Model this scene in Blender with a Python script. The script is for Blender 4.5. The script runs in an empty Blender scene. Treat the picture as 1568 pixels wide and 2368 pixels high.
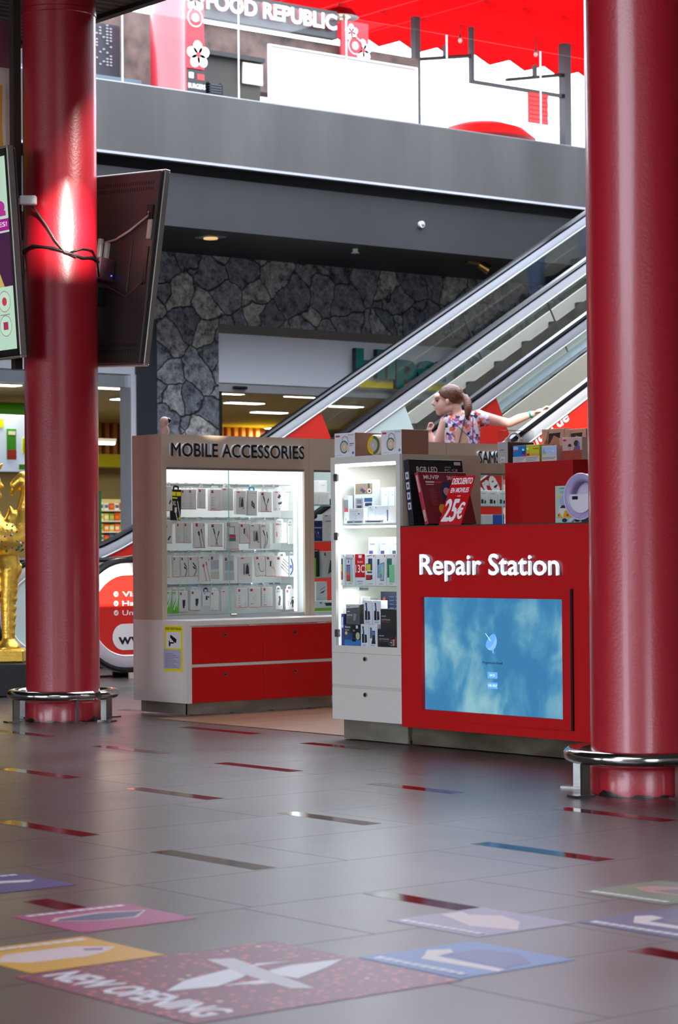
import bpy, bmesh, math, random
from mathutils import Vector, Matrix, noise
random.seed(7)
PI = math.pi
scene = bpy.context.scene
COL = scene.collection

# ------------------------------------------------------------------ camera, world, light, exposure
cam_data = bpy.data.cameras.new('camera')
cam = bpy.data.objects.new('camera', cam_data); COL.objects.link(cam)
cam_data.sensor_fit = 'HORIZONTAL'; cam_data.sensor_width = 36.0
cam_data.lens = 36.0 * 5395.7 / 1568
cam_data.clip_start = 0.1; cam_data.clip_end = 400
TH, PT, RL = math.radians(51.2007), math.radians(0.914), math.radians(-0.45395)
F_ = Vector((math.cos(TH)*math.cos(PT), math.sin(TH)*math.cos(PT), math.sin(PT)))
R_ = F_.cross(Vector((0, 0, 1))).normalized(); U_ = R_.cross(F_)
R2 = R_*math.cos(RL) + U_*math.sin(RL); U2 = -R_*math.sin(RL) + U_*math.cos(RL)
cam.matrix_world = Matrix(((R2.x, U2.x, -F_.x, 0), (R2.y, U2.y, -F_.y, 0), (R2.z, U2.z, -F_.z, 1.1), (0, 0, 0, 1)))
cam_data.dof.use_dof = True; cam_data.dof.focus_distance = 13.2; cam_data.dof.aperture_fstop = 8.5
scene.camera = cam
scene.view_settings.view_transform = 'Standard'; scene.view_settings.look = 'None'
scene.view_settings.gamma = 1.0; scene.view_settings.use_curve_mapping = False
scene.view_settings.exposure = 0.45

world = bpy.data.worlds.new('sky'); scene.world = world; world.use_nodes = True
wn = world.node_tree
bg = wn.nodes['Background']; bg.inputs[0].default_value = (0.80, 0.86, 1.0, 1); bg.inputs[1].default_value = 5.6

def lamp(name, kind, loc, energy, color=(1, 1, 1), size=.1, size_y=None, target=None, spot=None, blend=.3):
    d = bpy.data.lights.new(name, kind); d.energy = energy; d.color = color
    if kind == 'AREA':
        d.size = size
        if size_y: d.shape = 'RECTANGLE'; d.size_y = size_y
    elif kind == 'SUN': d.angle = size
    else: d.shadow_soft_size = size
    if spot: d.spot_size = spot; d.spot_blend = blend
    o = bpy.data.objects.new(name, d); COL.objects.link(o); o.location = loc
    if target is not None:
        o.rotation_euler = (Vector(target) - Vector(loc)).to_track_quat('-Z', 'Y').to_euler()
    return o
# added narrow spot lamps, standing in for patches of sun
lamp('sun_patch_lamp', 'SPOT', (7.4, 9.4, 4.6), 5200, (1, .93, .84), .16, target=(8.10, 12.80, 3.18), spot=math.radians(5.6), blend=.25)
lamp('sun_patch_lamp', 'SPOT', (9.3, 9.2, 5.6), 900, (1, .92, .86), .12, target=(8.20, 12.85, 3.75), spot=math.radians(13), blend=.8)  # added wider beam for the soft glow on the upper column
lamp('sun_patch_lamp', 'SPOT', (9.0, 6.5, 8.4), 9000, (1, .97, .9), .05, target=(13.98, 14.40, 2.26), spot=math.radians(5.0), blend=.4)
lamp('sun_patch_lamp', 'SPOT', (7.5, 8.0, 4.5), 9000, (1, .9, .8), .04, target=(10.25, 15.69, .74), spot=math.radians(4.2), blend=.4)

# ------------------------------------------------------------------ materials
def lin(c):
    if isinstance(c, str): c = tuple(int(c[i:i+2], 16) for i in (0, 2, 4))
    if max(c) > 1: c = tuple(v/255 for v in c)
    return tuple(v/12.92 if v <= .04045 else ((v+.055)/1.055)**2.4 for v in c) + (1,)
MATS = {}
def mat(c, rough=.5, metal=0, spec=.5, coat=0, emit=0, bump=None, var=None, name=None, ecol=None):
    key = (str(c), rough, metal, spec, coat, emit, str(bump), str(var), str(ecol))
    if key in MATS: return MATS[key]
    m = bpy.data.materials.new(name or 'paint'); m.use_nodes = True
    nt = m.node_tree; p = nt.nodes['Principled BSDF']
    p.inputs['Base Color'].default_value = lin(c); p.inputs['Roughness'].default_value = rough
    p.inputs['Metallic'].default_value = metal; p.inputs['Specular IOR Level'].default_value = spec
    p.inputs['Coat Weight'].default_value = coat; p.inputs['Coat Roughness'].default_value = .1
    if emit:
        p.inputs['Emission Color'].default_value = lin(ecol or c); p.inputs['Emission Strength'].default_value = emit
    tc = None
    if bump or var:
        tc = nt.nodes.new('ShaderNodeTexCoord')
    if bump:
        sc, st = bump
        n = nt.nodes.new('ShaderNodeTexNoise'); n.inputs['Scale'].default_value = sc; n.inputs['Detail'].default_value = 3
        b = nt.nodes.new('ShaderNodeBump'); b.inputs['Strength'].default_value = st; b.inputs['Distance'].default_value = .01
        nt.links.new(tc.outputs['Object'], n.inputs['Vector']); nt.links.new(n.outputs[0], b.inputs['Height'])
        nt.links.new(b.outputs[0], p.inputs['Normal'])
    if var:
        sc, c2, stretch = var
        mp = nt.nodes.new('ShaderNodeMapping'); mp.inputs['Scale'].default_value = stretch
        n = nt.nodes.new('ShaderNodeTexNoise'); n.inputs['Scale'].default_value = sc; n.inputs['Detail'].default_value = 6
        r = nt.nodes.new('ShaderNodeValToRGB'); r.color_ramp.elements[0].position = .38; r.color_ramp.elements[1].position = .66
        r.color_ramp.elements[0].color = lin(c); r.color_ramp.elements[1].color = lin(c2)
        nt.links.new(tc.outputs['Object'], mp.inputs[0]); nt.links.new(mp.outputs[0], n.inputs['Vector'])
        nt.links.new(n.outputs[0], r.inputs[0]); nt.links.new(r.outputs[0], p.inputs['Base Color'])
    MATS[key] = m
    return m
def glass(tint=(.96, .99, .98), refl=1.0, name='clear_glass', ior=1.38):
    key = ('glass', tint, refl, ior)
    if key in MATS: return MATS[key]
    m = bpy.data.materials.new(name); m.use_nodes = True; nt = m.node_tree; nt.nodes.clear()
    o = nt.nodes.new('ShaderNodeOutputMaterial'); mx = nt.nodes.new('ShaderNodeMixShader')
    t = nt.nodes.new('ShaderNodeBsdfTransparent'); t.inputs[0].default_value = tint + (1,)
    g = nt.nodes.new('ShaderNodeBsdfGlossy'); g.inputs['Roughness'].default_value = .02
    f = nt.nodes.new('ShaderNodeFresnel'); f.inputs[0].default_value = ior
    k = nt.nodes.new('ShaderNodeMath'); k.operation = 'MULTIPLY'; k.inputs[1].default_value = refl
    ge = nt.nodes.new('ShaderNodeNewGeometry'); mi = nt.nodes.new('ShaderNodeMapRange'); mi.inputs[3].default_value = ior; mi.inputs[4].default_value = 1/ior
    nt.links.new(ge.outputs['Backfacing'], mi.inputs[0]); nt.links.new(mi.outputs[0], f.inputs[0])
    nt.links.new(f.outputs[0], k.inputs[0]); nt.links.new(k.outputs[0], mx.inputs[0])
    nt.links.new(t.outputs[0], mx.inputs[1]); nt.links.new(g.outputs[0], mx.inputs[2]); nt.links.new(mx.outputs[0], o.inputs[0])
    MATS[key] = m
    return m
def nodes_mat(name):
    m = bpy.data.materials.new(name); m.use_nodes = True
    return m, m.node_tree, m.node_tree.nodes['Principled BSDF']

# ------------------------------------------------------------------ mesh builder
class B:
    def __init__(s): s.bm = bmesh.new()
    def _merge(s, t, mi, mx=None):
        if mx is not None: t.transform(mx)
        for f in t.faces: f.material_index = mi
        me = bpy.data.meshes.new('t'); t.to_mesh(me); t.free(); s.bm.from_mesh(me); bpy.data.meshes.remove(me)
        return s
    def box(s, x0, x1, y0, y1, z0, z1, bev=0, mi=0, mx=None, seg=1):
        t = bmesh.new(); bmesh.ops.create_cube(t, size=1)
        t.transform(Matrix.Translation(((x0+x1)/2, (y0+y1)/2, (z0+z1)/2)) @ Matrix.Diagonal((abs(x1-x0), abs(y1-y0), abs(z1-z0), 1)))
        if bev: bmesh.ops.bevel(t, geom=t.edges[:], offset=bev, segments=seg, affect='EDGES', profile=.5)
        return s._merge(t, mi, mx)
    def cyl(s, p0, p1, r0, r1=None, n=16, mi=0, cap=True):
        p0, p1 = Vector(p0), Vector(p1); d = p1-p0; t = bmesh.new()
        bmesh.ops.create_cone(t, cap_ends=cap, segments=n, radius1=r0, radius2=r0 if r1 is None else r1, depth=d.length)
        return s._merge(t, mi, Matrix.Translation((p0+p1)/2) @ d.to_track_quat('Z', 'Y').to_matrix().to_4x4())
    def sph(s, c, r, sc=(1, 1, 1), n=16, mi=0, rot=None):
        t = bmesh.new(); bmesh.ops.create_uvsphere(t, u_segments=n, v_segments=max(8, n*2//3), radius=r)
        mx = Matrix.Translation(c) @ (rot or Matrix.Identity(4)) @ Matrix.Diagonal((*sc, 1))
        return s._merge(t, mi, mx)
    def tube(s, pts, r, n=8, mi=0, closed=False, prof=None, up=(0, 0, 1)):
        # sweep a circle (radius r, number or list) or a 2-D profile along a polyline
        pts = [Vector(p) for p in pts]; N = len(pts); t = bmesh.new(); rings = []; U0 = Vector(up)
        for i, p in enumerate(pts):
            if closed: d = pts[(i+1) % N] - pts[i-1]
            else: d = pts[min(i+1, N-1)] - pts[max(i-1, 0)]
            d.normalize(); a = d.cross(U0)
            if a.length < 1e-4: a = d.cross(Vector((0, 1, 0)))
            a.normalize(); b = a.cross(d)
            rr = r[i] if isinstance(r, (list, tuple)) else r
            if prof: ring = [t.verts.new(p + a*u + b*v) for u, v in prof]
            else: ring = [t.verts.new(p + a*rr*math.cos(2*PI*k/n) + b*rr*math.sin(2*PI*k/n)) for k in range(n)]
            rings.append(ring)
        M_ = len(rings[0])
        for i in range(N if closed else N-1):
            A, C = rings[i], rings[(i+1) % N]
            for k in range(M_): t.faces.new((A[k], A[(k+1) % M_], C[(k+1) % M_], C[k]))
        if not closed: t.faces.new(rings[0][::-1]); t.faces.new(rings[-1])
        bmesh.ops.recalc_face_normals(t, faces=t.faces[:])
        return s._merge(t, mi)
    def prism(s, poly, d0, d1, axis='Y', mi=0, mx=None, bev=0):
        # polygon given in the two other axes (XZ for Y, YZ for X, XY for Z), extruded d0..d1
        t = bmesh.new()
        def P(u, v, d): return {'Y': (u, d, v), 'X': (d, u, v), 'Z': (u, v, d)}[axis]
        a = [t.verts.new(P(u, v, d0)) for u, v in poly]; b = [t.verts.new(P(u, v, d1)) for u, v in poly]
        t.faces.new(a[::-1]); t.faces.new(b); n = len(poly)
        for k in range(n): t.faces.new((a[k], a[(k+1) % n], b[(k+1) % n], b[k]))
        bmesh.ops.recalc_face_normals(t, faces=t.faces[:])
        if bev: bmesh.ops.bevel(t, geom=t.edges[:], offset=bev, segments=2, affect='EDGES')
        return s._merge(t, mi, mx)
    def lathe(s, prof, c=(0, 0, 0), n=32, mi=0, mx=None, cap=True):
        t = bmesh.new(); rings = []
        for r, z in prof: rings.append([t.verts.new((c[0]+r*math.cos(2*PI*k/n), c[1]+r*math.sin(2*PI*k/n), c[2]+z)) for k in range(n)])
        for i in range(len(prof)-1):
            for k in range(n): t.faces.new((rings[i][k], rings[i][(k+1) % n], rings[i+1][(k+1) % n], rings[i+1][k]))
        if cap and prof[0][0] > 1e-5: t.faces.new(rings[0][::-1])
        if cap and prof[-1][0] > 1e-5: t.faces.new(rings[-1])
        bmesh.ops.remove_doubles(t, verts=t.verts[:], dist=1e-6)
        bmesh.ops.recalc_face_normals(t, faces=t.faces[:])
        return s._merge(t, mi, mx)
    def text(s, st, x0, x1, z0, z1, y=0, d=.003, mi=0, bold=.02, mx=None, side=None, shear=0, heavy=0):
        t = text_bm(st, bold, shear); xs = [v.co.x for v in t.verts]; zs = [v.co.z for v in t.verts]
        a, b, c, e = min(xs), max(xs), min(zs), max(zs)
        t.transform(Matrix.Translation((x0, y, z0)) @ Matrix.Diagonal(((x1-x0)/(b-a), d, (z1-z0)/(e-c), 1)) @ Matrix.Translation((-a, 0, -c)))
        if heavy:
            me = bpy.data.meshes.new('t'); hx = heavy*(z1-z0)
            for dx, dz in ((-hx, 0), (hx, 0), (0, hx*.6), (0, -hx*.6)):
                t.to_mesh(me); me.transform(Matrix.Translation((dx, -d*(.04 if dx < 0 else .12 if dx > 0 else .2 if dz > 0 else .28), dz)))
                if dx == -hx: t2 = bmesh.new()
                t2.from_mesh(me)
            bpy.data.meshes.remove(me); t.free(); t = t2
        for f in t.faces: f.material_index = mi
        if side is not None:
            for f in t.faces:
                f.normal_update()
                if abs(f.normal.y) < .7: f.material_index = side
        if mx is not None: t.transform(mx)
        me = bpy.data.meshes.new('t'); t.to_mesh(me); t.free(); s.bm.from_mesh(me); bpy.data.meshes.remove(me)
        return s
    def poly(s, uv, y, d, mi=0, mx=None): return s.prism(uv, y, y-d, 'Y', mi, mx)
    def build(s, name, mats, parent=None, smooth=False, wc=False):
        if wc and parent is not None:
            r = parent
            while r.parent: r = r.parent
            s.bm.transform(r.matrix_basis.inverted())
        me = bpy.data.meshes.new(name); s.bm.to_mesh(me); s.bm.free()
        if not isinstance(mats, (list, tuple)): mats = [mats]
        for m in mats: me.materials.append(m)
        if smooth:
            for p in me.polygons: p.use_smooth = True
            if smooth != 'all':
                try: me.set_sharp_from_angle(angle=math.radians(35))
                except Exception: pass
        o = bpy.data.objects.new(name, me); COL.objects.link(o)
        if parent is not None: o.parent = parent
        return o
TXT = {}
def text_bm(st, bold, shear=0):
    key = (st, bold, shear)
    if key not in TXT:
        cu = bpy.data.curves.new('txt', 'FONT'); cu.body = st; cu.size = 1; cu.extrude = .5; cu.offset = bold; cu.resolution_u = 3; cu.shear = shear
        ob = bpy.data.objects.new('txt', cu); me0 = ob.to_mesh(); me = me0.copy()
        ob.to_mesh_clear(); bpy.data.objects.remove(ob); bpy.data.curves.remove(cu)
        me.transform(Matrix.Translation((0, -.5, 0)) @ Matrix.Rotation(PI/2, 4, 'X')); TXT[key] = me
    t = bmesh.new(); t.from_mesh(TXT[key]); bmesh.ops.recalc_face_normals(t, faces=t.faces[:])
    return t

# ------------------------------------------------------------------ tagging
def tag(o, label, cat, group=None):
    o['label'] = label; o['category'] = cat
    if group: o['group'] = group
    return o
def thing(name, label, cat, loc=(0, 0, 0), rz=0, group=None, M=None):
    o = bpy.data.objects.new(name, None); COL.objects.link(o); o.empty_display_size = .1
    if M is not None: o.matrix_basis = M
    else: o.location = loc; o.rotation_euler = (0, 0, rz)
    return tag(o, label, cat, group)
def struct(o): o['kind'] = 'structure'; return o
FX = -PI/2      # turn for things that face -X (their right hand points to -Y)
def circ(cx, cy, rx, ry=None, n=24, a0=0, a1=2*PI):
    ry = rx if ry is None else ry
    full = abs(a1-a0-2*PI) < 1e-6
    k = n if full else n+1
    return [(cx+rx*math.cos(a0+(a1-a0)*i/n), cy+ry*math.sin(a0+(a1-a0)*i/n)) for i in range(k)]
def line(u0, v0, u1, v1, w):
    dx, dy = u1-u0, v1-v0; L = math.hypot(dx, dy) or 1; nx, ny = -dy/L*w/2, dx/L*w/2
    return [(u0+nx, v0+ny), (u0-nx, v0-ny), (u1-nx, v1-ny), (u1+nx, v1+ny)]
# ------------------------------------------------------------------ large structure
def floor_mat():
    m, nt, p = nodes_mat('granite_tiles')
    tc = nt.nodes.new('ShaderNodeTexCoord'); mp = nt.nodes.new('ShaderNodeMapping')
    mp.inputs['Location'].default_value = (.42, -.03, 0)
    br = nt.nodes.new('ShaderNodeTexBrick'); br.offset = .37; br.inputs['Scale'].default_value = 1
    br.offset_frequency = 3; br.squash = .72; br.squash_frequency = 2; br.inputs['Brick Width'].default_value = 1.3; br.inputs['Row Height'].default_value = .64
    br.inputs['Mortar Size'].default_value = .0035; br.inputs['Mortar Smooth'].default_value = .2
    br.inputs['Color1'].default_value = lin((80, 66, 61)); br.inputs['Color2'].default_value = lin((68, 55, 51)); br.inputs['Mortar'].default_value = lin((40, 33, 33))
    nz = nt.nodes.new('ShaderNodeTexNoise'); nz.inputs['Scale'].default_value = 260; nz.inputs['Detail'].default_value = 2
    n2 = nt.nodes.new('ShaderNodeTexNoise'); n2.inputs['Scale'].default_value = 1.1; n2.inputs['Detail'].default_value = 5
    mx = nt.nodes.new('ShaderNodeMix'); mx.data_type = 'RGBA'; mx.blend_type = 'MULTIPLY'; mx.inputs[0].default_value = .3
    rr = nt.nodes.new('ShaderNodeMapRange'); rr.inputs[3].default_value = .24; rr.inputs[4].default_value = .38
    bp = nt.nodes.new('ShaderNodeBump'); bp.inputs['Strength'].default_value = .35; bp.inputs['Distance'].default_value = .003
    L = nt.links.new
    L(tc.outputs['Object'], mp.inputs[0]); L(mp.outputs[0], br.inputs['Vector']); L(tc.outputs['Object'], nz.inputs['Vector']); L(tc.outputs['Object'], n2.inputs['Vector'])
    L(br.outputs['Color'], mx.inputs[6]); L(nz.outputs['Color'], mx.inputs[7]); L(mx.outputs[2], p.inputs['Base Color'])
    L(n2.outputs[0], rr.inputs[0]); ra = nt.nodes.new('ShaderNodeMath'); ra.operation = 'MULTIPLY_ADD'; ra.inputs[1].default_value = .3; L(br.outputs['Fac'], ra.inputs[0]); L(rr.outputs[0], ra.inputs[2]); L(ra.outputs[0], p.inputs['Roughness'])
    inv = nt.nodes.new('ShaderNodeMath'); inv.operation = 'SUBTRACT'; inv.inputs[0].default_value = 1
    L(br.outputs['Fac'], inv.inputs[1]); L(inv.outputs[0], bp.inputs['Height']); L(bp.outputs[0], p.inputs['Normal'])
    p.inputs['Specular IOR Level'].default_value = .62
    return m
struct(B().box(-30, 60, -25, 60, -.3, 0).build('floor', floor_mat()))
# polished inlay strips in the floor
inlay = mat((78, 20, 24), .1, spec=.6)
for i, (x, y0, y1) in enumerate([(7.09, 9.17, 9.81), (6.04, 8.40, 9.05), (6.10, 9.65, 10.32), (4.91, 7.65, 8.31), (5.95, 7.20, 7.77), (4.85, 6.45, 7.09),
        (5.87, 5.82, 6.48), (4.77, 5.25, 5.77), (6.99, 7.86, 8.45), (8.36, 11.2, 11.96), (7.2, 10.48, 11.15), (8.17, 9.9, 10.48), (3.87, 5.88, 6.36),
        (6.9, 6.48, 7.11), (7.37, 11.9, 12.57), (4.64, 3.95, 4.48), (8.97, 13.1, 13.57)]):
    struct(B().box(x-.046, x+.046, y0, y1, -.01, .0006).build('trim_%d' % (i+1), inlay))

def stone_mat():
    m, nt, p = nodes_mat('volcanic_stone'); L = nt.links.new
    tc = nt.nodes.new('ShaderNodeTexCoord'); nz = nt.nodes.new('ShaderNodeTexNoise'); nz.inputs['Scale'].default_value = 4.5
    ad = nt.nodes.new('ShaderNodeMix'); ad.data_type = 'RGBA'; ad.inputs[0].default_value = .14
    v = nt.nodes.new('ShaderNodeTexVoronoi'); v.inputs['Scale'].default_value = 3.1
    ve = nt.nodes.new('ShaderNodeTexVoronoi'); ve.feature = 'DISTANCE_TO_EDGE'; ve.inputs['Scale'].default_value = 3.1
    L(tc.outputs['Object'], ad.inputs[6]); L(nz.outputs['Color'], ad.inputs[7]); L(tc.outputs['Object'], nz.inputs['Vector'])
    L(ad.outputs[2], v.inputs['Vector']); L(ad.outputs[2], ve.inputs['Vector'])
    r = nt.nodes.new('ShaderNodeValToRGB'); e = r.color_ramp.elements
    e[0].color = lin((120, 126, 138)); e[1].color = lin((200, 198, 192)); e.new(.5).color = lin((156, 160, 168))
    s = nt.nodes.new('ShaderNodeSeparateColor'); L(v.outputs['Color'], s.inputs[0]); L(s.outputs[0], r.inputs[0])
    n2 = nt.nodes.new('ShaderNodeTexNoise'); n2.inputs['Scale'].default_value = 13; n2.inputs['Detail'].default_value = 9; n2.inputs['Roughness'].default_value = .7; L(tc.outputs['Object'], n2.inputs['Vector'])
    r2 = nt.nodes.new('ShaderNodeValToRGB'); r2.color_ramp.elements[0].position = .35; r2.color_ramp.elements[1].position = .7
    r2.color_ramp.elements[0].color = (.14, .14, .14, 1); r2.color_ramp.elements[1].color = (1.3, 1.28, 1.25, 1); L(n2.outputs[0], r2.inputs[0])
    mx = nt.nodes.new('ShaderNodeMix'); mx.data_type = 'RGBA'; mx.blend_type = 'MULTIPLY'; mx.inputs[0].default_value = 1
    L(r.outputs[0], mx.inputs[6]); L(r2.outputs[0], mx.inputs[7])
    r3 = nt.nodes.new('ShaderNodeValToRGB'); r3.color_ramp.elements[0].position = .0; r3.color_ramp.elements[1].position = .028
    r3.color_ramp.elements[0].color = (.1, .1, .1, 1); r3.color_ramp.elements[1].color = (1, 1, 1, 1); L(ve.outputs['Distance'], r3.inputs[0])
    m2 = nt.nodes.new('ShaderNodeMix'); m2.data_type = 'RGBA'; m2.blend_type = 'MULTIPLY'; m2.inputs[0].default_value = .75
    L(mx.outputs[2], m2.inputs[6]); L(r3.outputs[0], m2.inputs[7]); L(m2.outputs[2], p.inputs['Base Color'])
    a1 = nt.nodes.new('ShaderNodeMath'); a1.operation = 'MULTIPLY_ADD'; a1.inputs[1].default_value = .35; L(n2.outputs[0], a1.inputs[0]); L(r3.outputs[0], a1.inputs[2])
    bp = nt.nodes.new('ShaderNodeBump'); bp.inputs['Strength'].default_value = 1; bp.inputs['Distance'].default_value = .045; L(a1.outputs[0], bp.inputs['Height']); L(bp.outputs[0], p.inputs['Normal'])
    p.inputs['Roughness'].default_value = .85
    return m
STONE = stone_mat()
struct(B().box(14.6, 15.44, 21.35, 21.95, 0, 3.66).box(-14, 34, 21.35, 21.95, 3.66, 4.46).box(-14, 4, 21.35, 21.95, 0, 3.66).box(24.5, 34, 21.35, 21.95, 0, 3.66).build('wall_back', STONE))
GREY = mat((76, 75, 73), .55, var=(1.6, (90, 89, 87), (1, 1, .2)))
GREYD = mat((49, 50, 52), .5, var=(.9, (54, 55, 57), (1, 1, .3)))
BLACK = mat((14, 14, 15), .5); DARK = mat((30, 30, 32), .5)
STEEL = mat((190, 196, 204), .22, metal=1); STEEL2 = mat((150, 150, 146), .28, metal=1, bump=(40, .05)); CHROME = mat((215, 212, 205), .12, metal=1)
WHITE = mat((232, 234, 236), .4); BEIGE = mat((196, 180, 162), .5); BEIGEW = mat((226, 220, 208), .45)
# mezzanine over the shops
struct(B().box(-14, 46, 19.5, 19.8, 5.095, 5.79).box(-14, 46, 19.8, 42, 5.2, 5.6).build('mezzanine_slab', GREY))
struct(B().box(-14, 46, 19.62, 19.9, 4.42, 4.965).build('trim_30', GREYD))
struct(B().box(-14, 46, 19.72, 19.9, 4.965, 5.2).box(-14, 46, 19.9, 21.35, 4.42, 4.6).build('ceiling_soffit', DARK))
struct(B().box(-14, 46, 19.49, 19.56, 5.066, 5.092).build('trim_31', mat((214, 216, 226), .25, metal=.3)))
struct(B().box(-14, 46, 19.5, 19.6, 5.79, 5.803).build('trim_32', mat((205, 208, 205), .3, metal=.8)))
struct(B().box(20.9, 30, 13.2, 19.5, 5.1, 5.6).build('landing_slab', GREY))
# ribbed dark ceiling over the left side of the hall
def rib_mat():
    m, nt, p = nodes_mat('ribbed_metal'); w = nt.nodes.new('ShaderNodeTexWave'); w.bands_direction = 'Y'; w.inputs['Scale'].default_value = 3.2
    tc = nt.nodes.new('ShaderNodeTexCoord'); r = nt.nodes.new('ShaderNodeValToRGB'); b = nt.nodes.new('ShaderNodeBump'); b.inputs['Distance'].default_value = .04
    r.color_ramp.elements[0].color = lin((18, 18, 18)); r.color_ramp.elements[1].color = lin((92, 88, 84))
    L = nt.links.new; L(tc.outputs['Object'], w.inputs[0]); L(w.outputs[0], r.inputs[0]); L(r.outputs[0], p.inputs['Base Color']); L(w.outputs[0], b.inputs['Height']); L(b.outputs[0], p.inputs['Normal'])
    p.inputs['Roughness'].default_value = .6
    return m
struct(B().box(-14, 8.66, 7.5, 19.4, 4.75, 5.3).build('ceiling', rib_mat()))
struct(B().box(8.66, 8.72, 7.5, 19.4, 4.72, 5.32).build('trim_33', DARK))

# glass balustrade of the mezzanine
t = thing('glass_railing', 'frameless glass railing along the grey mezzanine edge', 'railing', (12, 19.55, 5.803))
RAILGL = glass((.97, .99, .985), 1.0)
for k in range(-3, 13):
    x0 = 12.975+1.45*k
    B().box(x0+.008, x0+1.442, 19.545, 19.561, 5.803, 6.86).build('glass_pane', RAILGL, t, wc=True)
    B().box(x0-.008, x0+.008, 19.548, 19.558, 5.803, 6.86).build('glass_joint_glint', mat((235, 240, 238), .2), t, wc=True)  # strips at the pane joints; edge glints painted in as white
# small sensors on the fascia and soffit
t = thing('alarm_bell', 'small round white alarm bell on the dark lower fascia', 'alarm', (16.97, 19.62, 4.706))
B().cyl((16.97, 19.62, 4.706), (16.97, 19.585, 4.706), .038, n=20).build('housing', WHITE, t, wc=True, smooth=True)
B().sph((16.975, 19.585, 4.706), .024).build('dome', mat((180, 180, 178), .3), t, wc=True, smooth='all')
def soffit_light(x, y, lab):
    t = thing('ceiling_spotlight', lab, 'light', (x, y, 4.42), group='spotlights in the dark soffit')
    B().box(x-.12, x+.12, y-.12, y+.12, 4.41, 4.42).build('trim_frame', mat((150, 148, 140), .4), t, wc=True)
    B().cyl((x, y, 4.425), (x, y, 4.395), .075, n=20).build('lens', mat((200, 180, 140), .3, emit=.6, ecol=(255, 205, 140)), t, wc=True)
soffit_light(14.42, 20.07, 'square recessed ceiling light in the soffit nearest the hanging screen')
t = thing('sprinkler_head', 'tiny pale sprinkler head under the dark soffit', 'sprinkler', (16.3, 19.95, 4.42))
B().cyl((16.3, 19.95, 4.42), (16.3, 19.95, 4.38), .03, n=12).build('body', WHITE, t, wc=True); B().cyl((16.3, 19.95, 4.38), (16.3, 19.95, 4.372), .045, n=12).build('plate', WHITE, t, wc=True)
t = thing('track_spotlight', 'brass coloured adjustable spotlight under the soffit beside the escalator', 'light', (18.24, 20.07, 4.42), group='spotlights in the dark soffit')
brass = mat((190, 150, 90), .25, metal=1)
B().box(18.05, 18.3, 20.03, 20.11, 4.395, 4.42).build('base', brass, t, wc=True)
B().cyl((18.27, 20.07, 4.40), (18.35, 20.0, 4.33), .05, .06, n=20).build('head', brass, t, wc=True, smooth=True)

# ------------------------------------------------------------------ red columns with guard rings
def red_mat():
    m, nt, p = nodes_mat('red_gloss_paint'); L = nt.links.new
    p.inputs['Base Color'].default_value = lin((170, 16, 34)); p.inputs['Coat Weight'].default_value = .6; p.inputs['Coat Roughness'].default_value = .16; p.inputs['Roughness'].default_value = .36; p.inputs['Specular IOR Level'].default_value = .7
    tc = nt.nodes.new('ShaderNodeTexCoord'); n = nt.nodes.new('ShaderNodeTexNoise'); n.inputs['Scale'].default_value = 70; n.inputs['Detail'].default_value = 2
    b = nt.nodes.new('ShaderNodeBump'); b.inputs['Strength'].default_value = .12; b.inputs['Distance'].default_value = .01
    L(tc.outputs['Object'], n.inputs['Vector']); L(n.outputs[0], b.inputs['Height']); L(b.outputs[0], p.inputs['Normal'])
    # chipped black paint along the foot and scuffs
    sp = nt.nodes.new('ShaderNodeSeparateXYZ'); L(tc.outputs['Object'], sp.inputs[0])
    n2 = nt.nodes.new('ShaderNodeTexNoise'); n2.inputs['Scale'].default_value = 11; n2.inputs['Detail'].default_value = 8; L(tc.outputs['Object'], n2.inputs['Vector'])
    ma = nt.nodes.new('ShaderNodeMath'); ma.operation = 'MULTIPLY_ADD'; ma.inputs[1].default_value = -.09; L(n2.outputs[0], ma.inputs[0]); L(sp.outputs[2], ma.inputs[2])
    r = nt.nodes.new('ShaderNodeValToRGB'); r.color_ramp.interpolation = 'CONSTANT'; r.color_ramp.elements[0].color = (1, 1, 1, 1); r.color_ramp.elements[1].color = (0, 0, 0, 1)
    mr = nt.nodes.new('ShaderNodeMath'); mr.operation = 'LESS_THAN'; mr.inputs[1].default_value = -.032; L(ma.outputs[0], mr.inputs[0])
    mx = nt.nodes.new('ShaderNodeMix'); mx.data_type = 'RGBA'; mx.inputs[6].default_value = lin((170, 16, 34)); mx.inputs[7].default_value = lin((26, 12, 12))
    L(mr.outputs[0], mx.inputs[0]); L(mx.outputs[2], p.inputs['Base Color'])
    nt.nodes.remove(r)
    return m
RED = red_mat()
def column(cx, cy, top, lab, seam=None, r=.24, z0=0):
    t = thing('round_column', lab, 'column', (cx, cy, z0))
    pr = [(r+.0075, 0), (r+.0075, .115), (r+.002, .125), (r, .13)]
    if seam: pr += [(r, seam-z0-.02), (r+.006, seam-z0-.015), (r+.006, seam-z0+.015), (r, seam-z0+.02)]
    pr += [(r, top-z0)]
    B().lathe(pr, n=64).build('shaft', RED, t, smooth=True)
    return t
colL = column(8.151, 13.031, 4.75, 'glossy red round column on the left with screens strapped to it', seam=4.62)
colR = column(7.633, 7.319, 7.2, 'glossy red round column at the right edge with chipped foot')
column(17.35, 25.06, 11, 'pale red column upstairs behind the glass railing', z0=5.6)
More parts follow.
